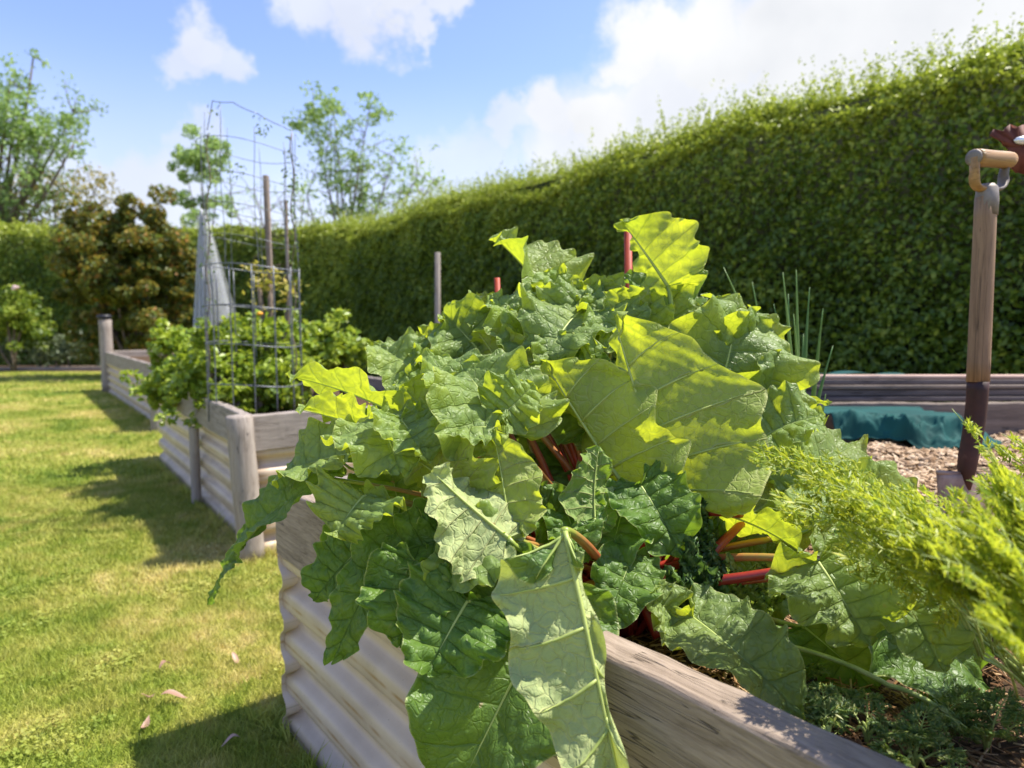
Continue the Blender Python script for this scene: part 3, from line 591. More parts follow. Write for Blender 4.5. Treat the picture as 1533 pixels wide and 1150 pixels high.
L_(1080,560,1.40, 1150,470,1.44, 60, .5,.7,.3)
L_(905,500,1.40, 905,418,1.44, 44, .3,.8,.5, fold=34)
L_(800,560,1.34, 770,455,1.40, 52, .35,.8,.45, fold=36)
L_(965,520,1.38, 958,440,1.42, 46, -.3,.8,.5, fold=34)
for (x, y, d_, dx) in [(700,500,1.42,-30),(735,470,1.45,-10),(770,480,1.40,-25),(810,450,1.46,10),(850,460,1.42,-10),(890,462,1.44,-8),(660,540,1.38,-30),(690,590,1.24,-20),(640,590,1.28,-35),(830,530,1.28,-10)]:
    L_(x, y+28, d_, x+dx, y-34, d_+.03, 33+(x % 11), .25 if dx < 0 else -.1, .72, .55, fold=30, ruffle=.026, ns=80, nu=13)
# --- the big backlit leaf and its neighbours
L_(1005,742,1.15, 918,468,1.20, 168, .50,-.78,.30, bend=-.05, fold=26, ruffle=.016, lobes=.05, wr=.50, tubes=True, nu=20, ns=120, label='big backlit yellow green leaf at centre seen from its ribbed underside')
L_(940,735,1.17, 812,535,1.20, 108, .55,-.72,.35, fold=24, wr=.6, tubes=True, bend=-.03, label='backlit leaf with its lower half in shade left of the big yellow leaf')
L_(935,715,1.22, 928,560,1.26, 55, .1,-.92,.3, 'leaf_dark', fold=10)
L_(868,560,1.26, 905,520,1.22, 40, .1,.6,.7)
L_(880,640,1.25, 868,520,1.28, 55, -.1,.7,.6, 'leaf_dark')
# --- centre left
L_(752,648,1.08, 690,548,1.16, 88, .15,.62,.75, fold=14, bend=.16)
L_(755,620,1.08, 800,575,1.10, 42, .4,.6,.6)
L_(700,632,1.14, 636,522,1.20, 60, .35,.55,.75, 'leaf')
L_(740,640,1.06, 640,648,1.05, 34, -.05,.55,.85)
L_(610,628,1.22, 428,562,1.28, 42, .0,-.5,.85, bend=.08, ruffle=.022, label='long yellow green leaf reaching left over the middle bed')
L_(575,655,1.16, 444,612,1.18, 44, .1,-.55,.8, bend=.08, fold=30)
L_(655,648,1.16, 598,575,1.20, 56, .1,-.7,.6)
L_(625,560,1.36, 560,515,1.44, 40, .0,.6,.7, 'leaf', lobes=.09)
L_(572,632,1.10, 600,712,1.00, 70, .05,.62,.75, basal=1.1)
L_(600,628,1.08, 640,695,1.02, 48, .35,.6,.65)
L_(545,742,1.03, 500,805,.98, 66, -.2,.66,.7, basal=1.2, fold=10, label='round pale green leaf at the left with veins fanning from its middle')
L_(520,680,1.13, 408,722,1.18, 50, -.15,.5,.85, ruffle=.016)
L_(490,715,1.15, 345,842,1.24, 40, -.3,.55,.8, 'leaf_dark', bend=.12)
L_(385,792,1.25, 314,906,1.28, 22, -.5,.55,.6, 'leaf_dark', stalk=False)
L_(512,692,1.25, 452,655,1.30, 26, 0,.85,.3, 'leaf_dark')
L_(705,755,1.04, 596,672,1.06, 62, .1,-.85,.45)
L_(760,805,.96, 645,705,.96, 72, -.25,-.55,-.75, 'leaf_pale', fold=14, bend=.05, label='cream coloured folded leaf showing its pale ribbed underside')
L_(762,780,1.00, 738,640,1.04, 48, .3,-.9,.3, bend=.03, fold=8)
# --- lower left, in shade
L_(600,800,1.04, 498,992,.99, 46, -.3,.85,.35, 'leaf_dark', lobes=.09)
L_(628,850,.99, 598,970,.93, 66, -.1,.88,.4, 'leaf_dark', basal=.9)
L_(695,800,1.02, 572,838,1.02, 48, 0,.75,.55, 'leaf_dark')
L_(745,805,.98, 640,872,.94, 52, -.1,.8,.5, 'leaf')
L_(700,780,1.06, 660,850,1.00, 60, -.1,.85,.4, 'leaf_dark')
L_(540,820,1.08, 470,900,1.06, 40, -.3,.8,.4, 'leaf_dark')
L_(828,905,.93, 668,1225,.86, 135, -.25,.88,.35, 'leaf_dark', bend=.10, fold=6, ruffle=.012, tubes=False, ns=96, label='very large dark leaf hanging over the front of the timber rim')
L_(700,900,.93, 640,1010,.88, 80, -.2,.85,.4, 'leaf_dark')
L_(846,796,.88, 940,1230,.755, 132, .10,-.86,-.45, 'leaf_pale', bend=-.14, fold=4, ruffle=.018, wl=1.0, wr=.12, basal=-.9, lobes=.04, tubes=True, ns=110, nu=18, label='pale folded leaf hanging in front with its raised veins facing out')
# --- lower centre
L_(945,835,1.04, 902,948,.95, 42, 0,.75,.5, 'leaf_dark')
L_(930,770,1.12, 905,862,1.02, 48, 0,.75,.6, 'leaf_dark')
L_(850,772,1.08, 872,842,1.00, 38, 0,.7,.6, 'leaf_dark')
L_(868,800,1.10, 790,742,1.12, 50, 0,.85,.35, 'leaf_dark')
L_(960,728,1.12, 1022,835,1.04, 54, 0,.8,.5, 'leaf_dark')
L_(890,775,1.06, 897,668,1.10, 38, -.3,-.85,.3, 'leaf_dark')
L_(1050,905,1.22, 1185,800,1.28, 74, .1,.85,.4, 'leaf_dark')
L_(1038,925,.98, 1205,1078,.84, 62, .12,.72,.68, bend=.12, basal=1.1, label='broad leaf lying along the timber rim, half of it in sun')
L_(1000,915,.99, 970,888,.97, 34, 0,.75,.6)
# --- right hand side
L_(1160,765,1.22, 1285,662,1.42, 64, -.1,.55,.8)
L_(1225,785,1.16, 1384,748,1.24, 62, -.0,.62,.75, fold=26)
L_(1190,745,1.24, 1235,690,1.34, 50, .2,.7,.6, 'leaf', stalk=False)
L_(1225,842,.98, 1302,968,.90, 84, -.2,.75,.6, basal=1.0, label='crinkled green leaf below the carrot tops, on a bright red stalk')
L_(1338,872,.95, 1412,1008,.86, 56, -.25,.72,.6)
L_(1080,768,1.14, 1215,838,1.08, 44, .1,-.55,.75)
L_(1265,852,1.08, 1490,1045,.98, 96, .2,.75,.45, 'leaf_dark', stalk=False)
L_(1205,940,1.08, 1320,1045,1.0, 60, 0,.75,.5, 'leaf_dark')
L_(1290,820,1.10, 1450,860,1.02, 70, .1,.7,.6, 'leaf_dark', stalk=False)
# --- inner leaves filling the clump
rr_ = np.random.default_rng(3)
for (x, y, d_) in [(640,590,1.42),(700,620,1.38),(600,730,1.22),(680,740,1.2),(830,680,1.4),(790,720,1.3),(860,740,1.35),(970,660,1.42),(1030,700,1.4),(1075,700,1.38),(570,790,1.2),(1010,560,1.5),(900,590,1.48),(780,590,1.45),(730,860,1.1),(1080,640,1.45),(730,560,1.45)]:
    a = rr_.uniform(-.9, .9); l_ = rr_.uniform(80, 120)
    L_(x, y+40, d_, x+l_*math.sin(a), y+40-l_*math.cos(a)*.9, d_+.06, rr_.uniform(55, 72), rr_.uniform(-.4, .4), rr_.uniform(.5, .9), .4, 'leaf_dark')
# loose red stalks of the right-hand leaves
for a, b, c in [((985,955,1.1),(960,900,1.14),(905,760,1.2)), ((870,800,1.2),(800,740,1.15),(765,690,1.12)), ((1062,832,1.1),(1085,808,1.12),(1112,782,1.16)), ((1068,870,1.05),(1140,862,1.02),(1218,845,.99)),((1060,765,1.12),(1085,766,1.12),(1110,770,1.13))]:
    mb = MB(); mb.tube(bez(P(*a), P(*b), P(*c), 10), np.linspace(.0088, .0070, 10), 9, a=np.linspace(.1, .55, 10)); mb.build('stalk', M['stalk'], rh)

# ------------------------------------------------------------------ curly kale beside the rhubarb
def curly(name, base, tips, mat, parent, seed, w=.05):
    for i, (t_, up_) in enumerate(tips):
        V, Q, UV, tv, tq, tt_, sp_, L = leaf_mesh(base, t_, up_, w, bend=.15, fold=20, ruffle=w*1.1, lobes=.13, seed=seed+i*7, ns=90, nu=12)
        V = V+.0035*np.stack([np.sin(V[:, 1]*700+V[:, 2]*500), np.sin(V[:, 0]*650), np.sin(V[:, 0]*720+V[:, 1]*420)], 1)
        nV = len(V); mk('leaf', np.vstack([V, tv]), [np.vstack([Q, tq+nV]), tt_+nV], mat, parent, attr=np.concatenate([.5+.5*np.sin(V[:, 0]*300+V[:, 2]*220), np.ones(len(tv))]), smooth=True)
kb = P(1035, 885, 1.12); kb[2] = soil_z(kb[0], kb[1]); ka = empty('kale_plant', kb, 'dark green curly kale tucked against the right of the rhubarb', 'kale')
curly('leaf', kb+[0, 0, .04], [(P(1050, 745, 1.12), (0, -.8, .4)), (P(1030, 800, 1.04), (0, -.8, .5)), (P(1065, 810, 1.08), (.3, -.8, .5)), (P(1070, 850, 1.02), (.2, -.8, .5)), (P(1000, 850, 1.02), (-.2, -.8, .5)), (P(1060, 700, 1.2), (0, -.8, .4))], M['kale'], ka, 50, .034)
kb = P(1110, 890, 1.08); kb[2] = soil_z(kb[0], kb[1]); ky = empty('lettuce_plant', kb, 'small ragged yellow green leafy seedling under the bright red stalk', 'lettuce')
curly('leaf', kb+[0, 0, .05], [(P(1195, 850, 1.06), (0, -.5, .8)), (P(1090, 830, 1.08), (0, -.7, .7)), (P(1150, 828, 1.1), (0, -.7, .7)), (P(1170, 885, 1.02), (0, -.5, .8))], M['kaley'], ky, 90, .026)

# ------------------------------------------------------------------ feathery fronds
def frond(B, T, Nn, mbL, stems, L0=.12, npin=11, seed=0, bend=.15, seg=.011, bright=.6, t0=.22):
    r = np.random.default_rng(seed); B = np.asarray(B); T = np.asarray(T); L = np.linalg.norm(T-B); ax = (T-B)/L; Nn = unit(np.asarray(Nn, float)-(np.asarray(Nn)@ax)*ax)
    sp_ = bez(B, (B+T)/2+Nn*bend*L, T, 24); stems.tube(sp_[:], np.linspace(.0018, .0005, 24), 5)
    C = []; D = []; S_ = []
    for i in range(npin):
        t = t0+(.98-t0)*(i/npin)**.85; k = min(22, int(t*23)); o = sp_[k]; tg = unit(sp_[k+1]-sp_[k]); nl = unit(Nn-(Nn@tg)*tg); sd = np.cross(tg, nl)
        tq_ = (t-t0)/(1-t0)*.78+.22; plen = L0*(1-tq_)**.75*(1.1-.4*abs(tq_-.35))+.008
        for sg in (-1, 1):
            dr = unit(tg*.75+sd*sg*.9+nl*r.uniform(-.15, .45)); p = [o+dr*plen*q-np.array([0, 0, 1])*plen*.15*q*q for q in np.linspace(0, 1, 6)]
            stems.tube(p, np.linspace(.0008, .0003, 6), 4, caps=False)
            n2 = max(3, int(plen/(.0075 if seg < .011 else .0115)))
            for j in range(n2):
                q = (j+1)/n2; o2 = o+dr*plen*q-np.array([0, 0, 1])*plen*.15*q*q; pd = np.cross(dr, nl)
                for s2 in (-1, 1):
                    l2 = seg*(1.6-.9*q)*r.uniform(.7, 1.2)
                    for a3 in (-.5, 0, .5):
                        d3 = unit(dr*(.9-.3*abs(a3))+pd*s2*(.8+a3)+nl*r.uniform(-.3, .3)); C.append(o2+d3*l2*.55); D.append(d3); S_.append(l2)
    C = np.array(C); D = np.array(D); S_ = np.array(S_); V, Tt, A = cards(C, S_*1.15, up=Nn*1.2, spread=.6, asp=.22, rnd=np.clip(r.normal(bright, .3, len(C)), 0, 1), fold=.05, seed=seed, along=D*3)
    mbL.add(V, None, Tt, A)
def frond_plant(name, base, specs, label, cat, group, mat='carrot', stemmat='cstem', seed=0, bright=.6, **kw):
    base = np.array(base, float); e = empty(name, base, label, cat, group); st = MB(); lf = MB()
    for i, (tip, nrm, st_f) in enumerate(specs):
        s0 = base+(tip-base)*st_f+np.array([0, 0, .06*st_f])
        c = bez(base, (base+s0)/2+np.array([0, 0, .03]), s0, 8); st.tube(c, np.linspace(.0026, .0018, 8), 6)
        frond(s0, tip, nrm, lf, st, seed=seed+i*3, bright=bright, **kw)
    st.build('stem', M[stemmat], e); lf.build('foliage', M[mat], e, smooth=False); return e
def soilP(px, py, Y): p = P(px, py, Y); p[2] = soil_z(p[0], p[1]); return p
cgrp = 'feathery carrot plants at the right of the nearest bed'
CP = [
 ((1600,1060,.86), [(1112,672,.98),(1180,700,.92),(1230,725,.85),(1150,760,.88)], 'carrot plant whose feathery tops reach furthest left across the rhubarb'),
 ((1640,1060,.80), [(1270,745,.74),(1310,790,.70),(1240,800,.75),(1330,735,.80)], 'carrot plant with tops arching in front of the rhubarb leaves right of centre'),
 ((1680,1080,.74), [(1380,770,.66),(1400,830,.62),(1430,755,.72),(1350,850,.66)], 'bright yellow green carrot plant just below the spade blade'),
 ((1650,1000,.74), [(1470,700,.70),(1500,740,.66),(1452,800,.60),(1520,800,.62)], 'carrot plant with the tallest blurred tops, right of the spade foot'),
 ((1640,1060,.66), [(1500,860,.56),(1470,900,.55),(1530,900,.52),(1440,870,.58),(1525,960,.54)], 'out of focus carrot plant closest to the camera at the right edge'),
 ((1690,900,.85), [(1425,612,.92),(1500,700,.90)], 'single fine carrot frond in front of the spade socket'),
 ((1690,950,.95), [(1500,650,.95),(1540,760,.85),(1450,735,.85)], 'carrot plant at the right edge above the blurred tops'),
]
for i, (b, tips, lab) in enumerate(CP):
    sp = []
    r = np.random.default_rng(i+40)
    bb = soilP(*b)
    for (x, y, d_) in tips:
        for q in range(1 if i in (5,) else (2 if i in (0, 1) else 3)):
            sp.append((P(x+r.uniform(-34, 34)*(q > 0), y+r.uniform(-28, 34)*(q > 0), d_+r.uniform(-.04, .05)*(q > 0)), (r.uniform(-.3, .3), -.35, .85), r.uniform(.25, .45)))
    frond_plant('carrot_plant', bb, sp, lab, 'carrot plant', cgrp, seed=i*50, L0=.055 if i == 5 else .082, npin=9, seg=.0125, bend=.1 if i == 5 else .30, t0=.22 if i in (4, 5, 6) else .48)
wg = 'small feathery weeds on the bed soil'
wlist = [((1110,925,1.05), 'weed seedling with narrow pale leaflets beside the broad leaf on the rim'), ((1165,925,1.02), 'fine leaved seedling just right of the smaller seedling by the rim leaf'),
         ((1240,1095,.82), 'low feathery weed on the bare soil nearest the timber rim'), ((1300,1080,.84), 'feathery weed in the middle of the mulch at bottom right'), ((1370,1110,.80), 'yellowing feathery weed near the bottom right corner'),
         ((1400,1050,.9), 'shaded feathery weed under the curved pale stem'), ((1480,1070,.85), 'shaded feathery weed at the right edge of the bed soil')]
for i, (b, lab) in enumerate(wlist):
    bb = soilP(*b); r = np.random.default_rng(i+400); sp = []
    for q in range(5):
        a = r.uniform(0, 6.28); l = r.uniform(.04, .08); sp.append((bb+np.array([math.cos(a)*l, math.sin(a)*l, r.uniform(.02, .07)]), (math.cos(a)*.2, math.sin(a)*.2, 1), .2))
    frond_plant('feathery_weed', bb, sp, lab, 'weed', wg, mat='weed', seed=i*31+900, L0=.03, npin=7, seg=.009, bright=.55)
e = empty('fallen_carrot_top', soilP(1475, 1080, .86), 'long pale green carrot stem arching low over the mulch', 'stem')
mb = MB(); mb.tube(np.vstack([bez(P(1130, 956, .98), P(1240, 975, .93), P(1320, 1020, .9), 10), bez(P(1330, 1026, .9), P(1400, 1040, .87), soilP(1475, 1080, .86), 8)]), .0036, 8); mb.build('stem', M['cstem'], e)
mb.V = []; 
# ------------------------------------------------------------------ spring onions
ob = soilP(1205, 645, 1.75); on = empty('spring_onion', ob, 'clump of tall upright green onion leaves behind the rhubarb on the right', 'onion')
r = np.random.default_rng(8)
for i, (x, y) in enumerate([(1083,400),(1126,422),(1172,408),(1192,404),(1180,440),(1232,462),(1247,518),(1158,455),(1203,500),(1220,560),(1150,500),(1210,470),(1178,520),(1236,590),(1140,480),(1188,470),(1198,540),(1168,560),(1222,600),(1212,430)]):
    tip = P(x, y, 1.75+r.uniform(-.1, .1)); b_ = ob+np.array([r.uniform(-.03, .03)-(.05 if x < 1130 else 0), r.uniform(-.03, .03), 0])
    mid = (b_+tip)/2+np.array([r.uniform(-.01, .01)-(tip[0]-b_[0])*.25, 0, .02]); rad = np.concatenate([np.linspace(.0075, .010, 5), np.linspace(.010, .0009, 11)])
    MBx = MB(); MBx.tube(bez(b_, mid, tip, 16), rad, 8, a=r.random()); MBx.build('leaf', M['onion'], on)

# ------------------------------------------------------------------ mulch (chips right, straw near)
r = np.random.default_rng(5)
def bits(name, n, xr, yr, ln, wd, mat, seed, label, keep):
    r = np.random.default_rng(seed); x = r.uniform(*xr, n); y = r.uniform(*yr, n); k = keep(x, y); x, y = x[k], y[k]; n = len(x); z = soil_z(x, y)+r.uniform(0, .012, n)
    C = np.stack([x, y, z], 1); t = unit(np.stack([r.normal(size=n), r.normal(size=n), r.normal(size=n)*.25], 1)); nr = unit(np.stack([r.normal(size=n)*.4, r.normal(size=n)*.4, np.ones(n)], 1)); nr = unit(nr-(nr*t).sum(1)[:, None]*t); b = np.cross(nr, t)
    L = (ln*r.uniform(.4, 1.5, n))[:, None]; Wd = (wd*r.uniform(.5, 1.4, n))[:, None]; h = Wd*.3
    cs = []
    for sz in (0, 1):
        for sx, sy in ((-1, -1), (1, -1), (1, 1), (-1, 1)): cs.append(C+t*L*sx*.5*(1-.15*sz)+b*Wd*sy*.5*(1-.2*sz)+nr*h*sz)
    V = np.stack(cs, 1).reshape(-1, 3); i = np.arange(n)[:, None]*8
    Q = np.concatenate([i+[4, 5, 6, 7], i+[0, 1, 5, 4], i+[1, 2, 6, 5], i+[2, 3, 7, 6], i+[3, 0, 4, 7]])
    o = mk(name, V, Q, mat, attr=np.repeat(r.random(n), 8)); tag(o, label, 'mulch', None, 'stuff')
inb = lambda x, y: ((x-A1[0])*nn_[0]+(y-A1[1])*nn_[1] > .07) & ((x-B1c[0])*nf[0]+(y-B1c[1])*nf[1] < -.07) & (y < 3.19)
bits('wood_chip_mulch', 26000, (.55, 3.4), (1.1, 3.2), .028, .010, M['chips'], 1, 'pinkish brown wood chip mulch around the spade', lambda x, y: inb(x, y) & (x > .62+.0*y))
bits('straw_mulch', 16000, (-.4, 1.1), (.3, 1.9), .035, .0028, M['straw'], 2, 'dark straw and bark litter on the bed soil near the rim', lambda x, y: inb(x, y))

# ------------------------------------------------------------------ spade
SD = 1.56
sb = soilP(1445, 775, SD-.02); spd = empty('garden_spade', sb, 'old garden spade with wooden shaft standing upright in the mulch', 'spade')
def shaft(name, a, b, ra, rb, mat, k=18, n=10, prof=None):
    a = np.array(a); b = np.array(b); L = np.linalg.norm(b-a); d = (b-a)/L; xs = np.linspace(0, L, n); mb = MB(); rr = np.linspace(ra, rb, n) if prof is None else np.array(prof)
    mb.tube(np.stack([xs, 0*xs, 0*xs], 1), rr, k); o = mb.build(name, M[mat], spd)
    q = Vector(d).to_track_quat('X', 'Z'); o.data.vertices.foreach_set('co', np.array([v.co+Vector(spd.location) for v in o.data.vertices]).ravel())
    o.rotation_mode = 'QUATERNION'; o.rotation_quaternion = q; o.location = Vector(a)-Vector(spd.location); return o
s_top = P(1476, 296, SD+.02); s_mid = P(1464, 572, SD); s_bot = P(1450, 690, SD)
shaft('shaft', s_top, s_mid, .0225, .0235, 'ash')
mb = MB(); pts = np.vstack([bez(s_mid+[0, 0, .002], P(1462, 630, SD), P(1450, 682, SD-.005), 10), [P(1447, 702, SD-.01)], [P(1446, 745, SD-.012)]]); mb.tube(pts, list(np.linspace(.0250, .0245, 5))+list(np.linspace(.0245, .0235, 5))+[.022, .006], 18, flat=.85); mb.build('socket', M['redpaint'], spd)
# Y bracket and grip
gl = P(1459, 236, SD); gr = P(1512, 240, SD+.05)
shaft('grip', gl, gr, .017, .017, 'grip', prof=[.0195, .0200, .0200, .0195, .0192, .0192, .0192, .0195, .0195, .0185])
mb = MB(); yb = P(1477, 300, SD+.02); yt = P(1478, 282, SD+.02)
mb.tube([yb-[0, 0, .035], yb, yt, yt+[0, 0, .01]], [.0245, .0245, .022, .014], 16); mb.build('bracket', M['steel'], spd)
mb = MB(); mb.tube(bez(yt, P(1455, 288, SD), P(1459, 258, SD), 8).tolist()+[gl.tolist()], [.012]*8+[.015], 12, flat=.6); mb.build('bracket_arm', M['grip'], spd)
mb = MB(); mb.tube(bez(yt, P(1505, 290, SD+.04), P(1502, 262, SD+.05), 8).tolist()+[(gr-[.008, 0, 0]).tolist()], [.012]*8+[.012], 12, flat=.5); mb.build('bracket_arm', M['steel'], spd)
mb = MB(); u0 = unit(gl-gr); mb.tube([gl-u0*.001, gl+u0*.006, gl+u0*.008], [.019, .018, .010], 16); mb.build('end_cap', M['steel'], spd)
# blade, slightly dished with folded treads
c0 = P(1403, 708, SD-.02); c1 = P(1497, 712, SD+.02); c3 = P(1410, 815, SD-.05); c2 = P(1488, 818, SD-.02); V = []
for i in range(13):
    for j in range(13):
        a = i/12; b = j/12; p = (c0*(1-a)+c1*a)*(1-b)+(c3*(1-a)+c2*a)*b; p = p+np.array([0, 1, 0])*(-.012*math.sin(a*math.pi)*1.0+.004); V.append(p)
Q = [[i*13+j, (i+1)*13+j, (i+1)*13+j+1, i*13+j+1] for i in range(12) for j in range(12)]
o = mk('blade', V, Q, M['blade'], spd, smooth=True); md = o.modifiers.new('s', 'SOLIDIFY'); md.thickness = .004
mb = MB(); mb.tube([c0+[0, 0, .001], P(1436, 709, SD-.012)], .005, 8, flat=1); mb.build('tread', M['blade'], spd); mb = MB(); mb.tube([P(1464, 710, SD-.006), c1+[0, 0, .001]], .005, 8); mb.build('tread', M['blade'], spd)
# rusty ornament behind the handle
oc = P(1522, 214, 1.75); orn = empty('garden_ornament', (oc[0], oc[1], soil_z(oc[0], oc[1])), 'rust coloured scalloped metal ornament with a silvery oval, behind the spade handle', 'ornament')
op = [(1481,203),(1489,193),(1500,197),(1506,190),(1513,186),(1521,191),(1530,187),(1541,190),(1553,200),(1560,216),(1556,236),(1546,252),(1536,262),(1526,258),(1518,260),(1511,250),(1512,240),(1506,233),(1509,224),(1503,216),(1493,212)]
opp = np.array([P(x, y, 1.75) for x, y in op]); cpt = P(1530, 222, 1.75); V = [cpt]+[p_ for p_ in opp]; T = [[0, 1+i, 1+(i+1) % len(op)] for i in range(len(op))]
for i in range(len(op)): V[1+i] = V[1+i]+np.array([0, .006*math.sin(i*2.1), 0])
o = mk('plate', V, T, M['rust'], orn); md = o.modifiers.new('s', 'SOLIDIFY'); md.thickness = .004
mb = MB(); an = np.linspace(-1, 1, 9); mb.tube([[oc[0]+.012+.026*x, oc[1]-.008, oc[2]+.004] for x in an], [max(.0008, .011*math.sqrt(max(0, 1-x*x))) for x in an], 14); mb.build('oval', M['glass'], orn)
mb = MB(); mb.tube([[oc[0]+.07, oc[1]+.01, oc[2]-.02], [oc[0]+.09, oc[1]+.01, soil_z(oc[0], oc[1])-.05]], .006, 8); mb.build('stake', M['rust'], orn)

# ------------------------------------------------------------------ stacked boards and tarpaulin
bg_ = 'weathered boards stacked along the back of the bed'
def board(x0, y0, z0, x1, y1, z1, w, h, mat, lab):
    a = np.array([x0, y0, z0]); b = np.array([x1, y1, z1]); L = np.linalg.norm(b-a); mb = MB()
    n = 12; prof = [(0, 0), (w, 0), (w, h), (0, h)]
    mb.box((0, 0, 0), (L, w, h)); o = mb.build('board', mat, None, smooth=False); o.location = tuple(a); o.rotation_euler = (0, -math.asin((b-a)[2]/L), math.atan2(b[1]-a[1], b[0]-a[0]))
    bv = o.modifiers.new('b', 'BEVEL'); bv.width = .003; bv.segments = 2; tag(o, lab, 'board', bg_); return o
board(1.2, 3.22, .768, 3.5, 3.25, .770, .14, .022, M['board_dark'], 'lowest dark board of the stack behind the teal tarpaulin')
board(1.1, 3.235, .7935, 3.6, 3.27, .795, .11, .030, M['board_dark'], 'second dark board from the bottom of the stack behind the spade')
board(1.25, 3.225, .8275, 3.3, 3.26, .829, .12, .018, M['oldwood'], 'brownish weathered board lying on the two dark boards')
board(1.15, 3.24, .8485, 3.7, 3.30, .845, .10, .024, M['board_dark'], 'dark grooved board just under the pinkish top board')
board(1.2, 3.25, .8765, 2.75, 3.29, .874, .08, .016, M['board_pink'], 'thin pinkish board on top of the stack')
tp = empty('tarpaulin', (1.75, 3.0, .58), 'crumpled teal green tarpaulin lying on the mulch under the boards', 'tarpaulin')
na, nb = 150, 70; a, b = np.meshgrid(np.linspace(0, 1, na), np.linspace(0, 1, nb), indexing='ij')
xL = P(1222, 640, 2.95)[0]; xR = P(1452, 655, 2.95)[0]
X = xL+(xR-xL)*a+.05*np.sin(b*5)*0; hgt = .17*(1-sm(.55, .98, a))*(.75+.25*np.sin(a*3.2+.4))+.012
Y = 2.72+.42*b+.05*np.sin(a*6+1)*(1-b)
prof_ = sm(0, .62, b)
pp = np.stack([a.ravel()*1.1+b.ravel()*.25, b.ravel()*1.7-a.ravel()*.3], 1)
rg = lambda f_, sd_: np.clip(1-np.abs(snoise(pp, f_, sd_, 2))*1.6, 0, 1)**2
fold_ = (rg(.9, 11)*.085+rg(2.0, 12)*.045+rg(4.5, 13)*.014).reshape(a.shape)-.02
Z = soil_z(X, Y)+.012+hgt*prof_+fold_*1.25*(.25+.75*sm(0, .15, b))*(.35+.65*(1-sm(.7, 1, a)))
Z = np.minimum(Z, .757+.0*Z); Z = np.where(b > .8, np.minimum(Z, .755), Z)
# front roll
Z += .035*np.exp(-((b-.12)/.07)**2)*(1-.5*a); Y = Y-.03*np.exp(-((b-.12)/.1)**2)
V = np.stack([X.ravel(), Y.ravel(), Z.ravel()], 1); i, j = np.meshgrid(np.arange(na-1), np.arange(nb-1), indexing='ij'); q0 = (i*nb+j).ravel(); Q = np.stack([q0, q0+nb, q0+nb+1, q0+1], 1)
o = mk('sheet', V, Q, M['tarp'], tp, smooth=True); md = o.modifiers.new('s', 'SOLIDIFY'); md.thickness = .003
# part of the sheet folded over behind the boards
a, b = np.meshgrid(np.linspace(0, 1, 60), np.linspace(0, 1, 20), indexing='ij'); X = 1.50+.52*a; Y = 3.42+.14*b; Z = .895*(1-.0*a)-.06*(b-.2)**2+.012*np.sin(a*14+b*3)*(.5+b)-.02*np.abs(a-.4)
V = np.stack([X.ravel(), Y.ravel(), Z.ravel()], 1); i, j = np.meshgrid(np.arange(59), np.arange(19), indexing='ij'); q0 = (i*20+j).ravel(); Q = np.stack([q0, q0+20, q0+21, q0+1], 1)
o = mk('folded_edge', V, Q, M['tarp'], tp, smooth=True); md = o.modifiers.new('s', 'SOLIDIFY'); md.thickness = .003

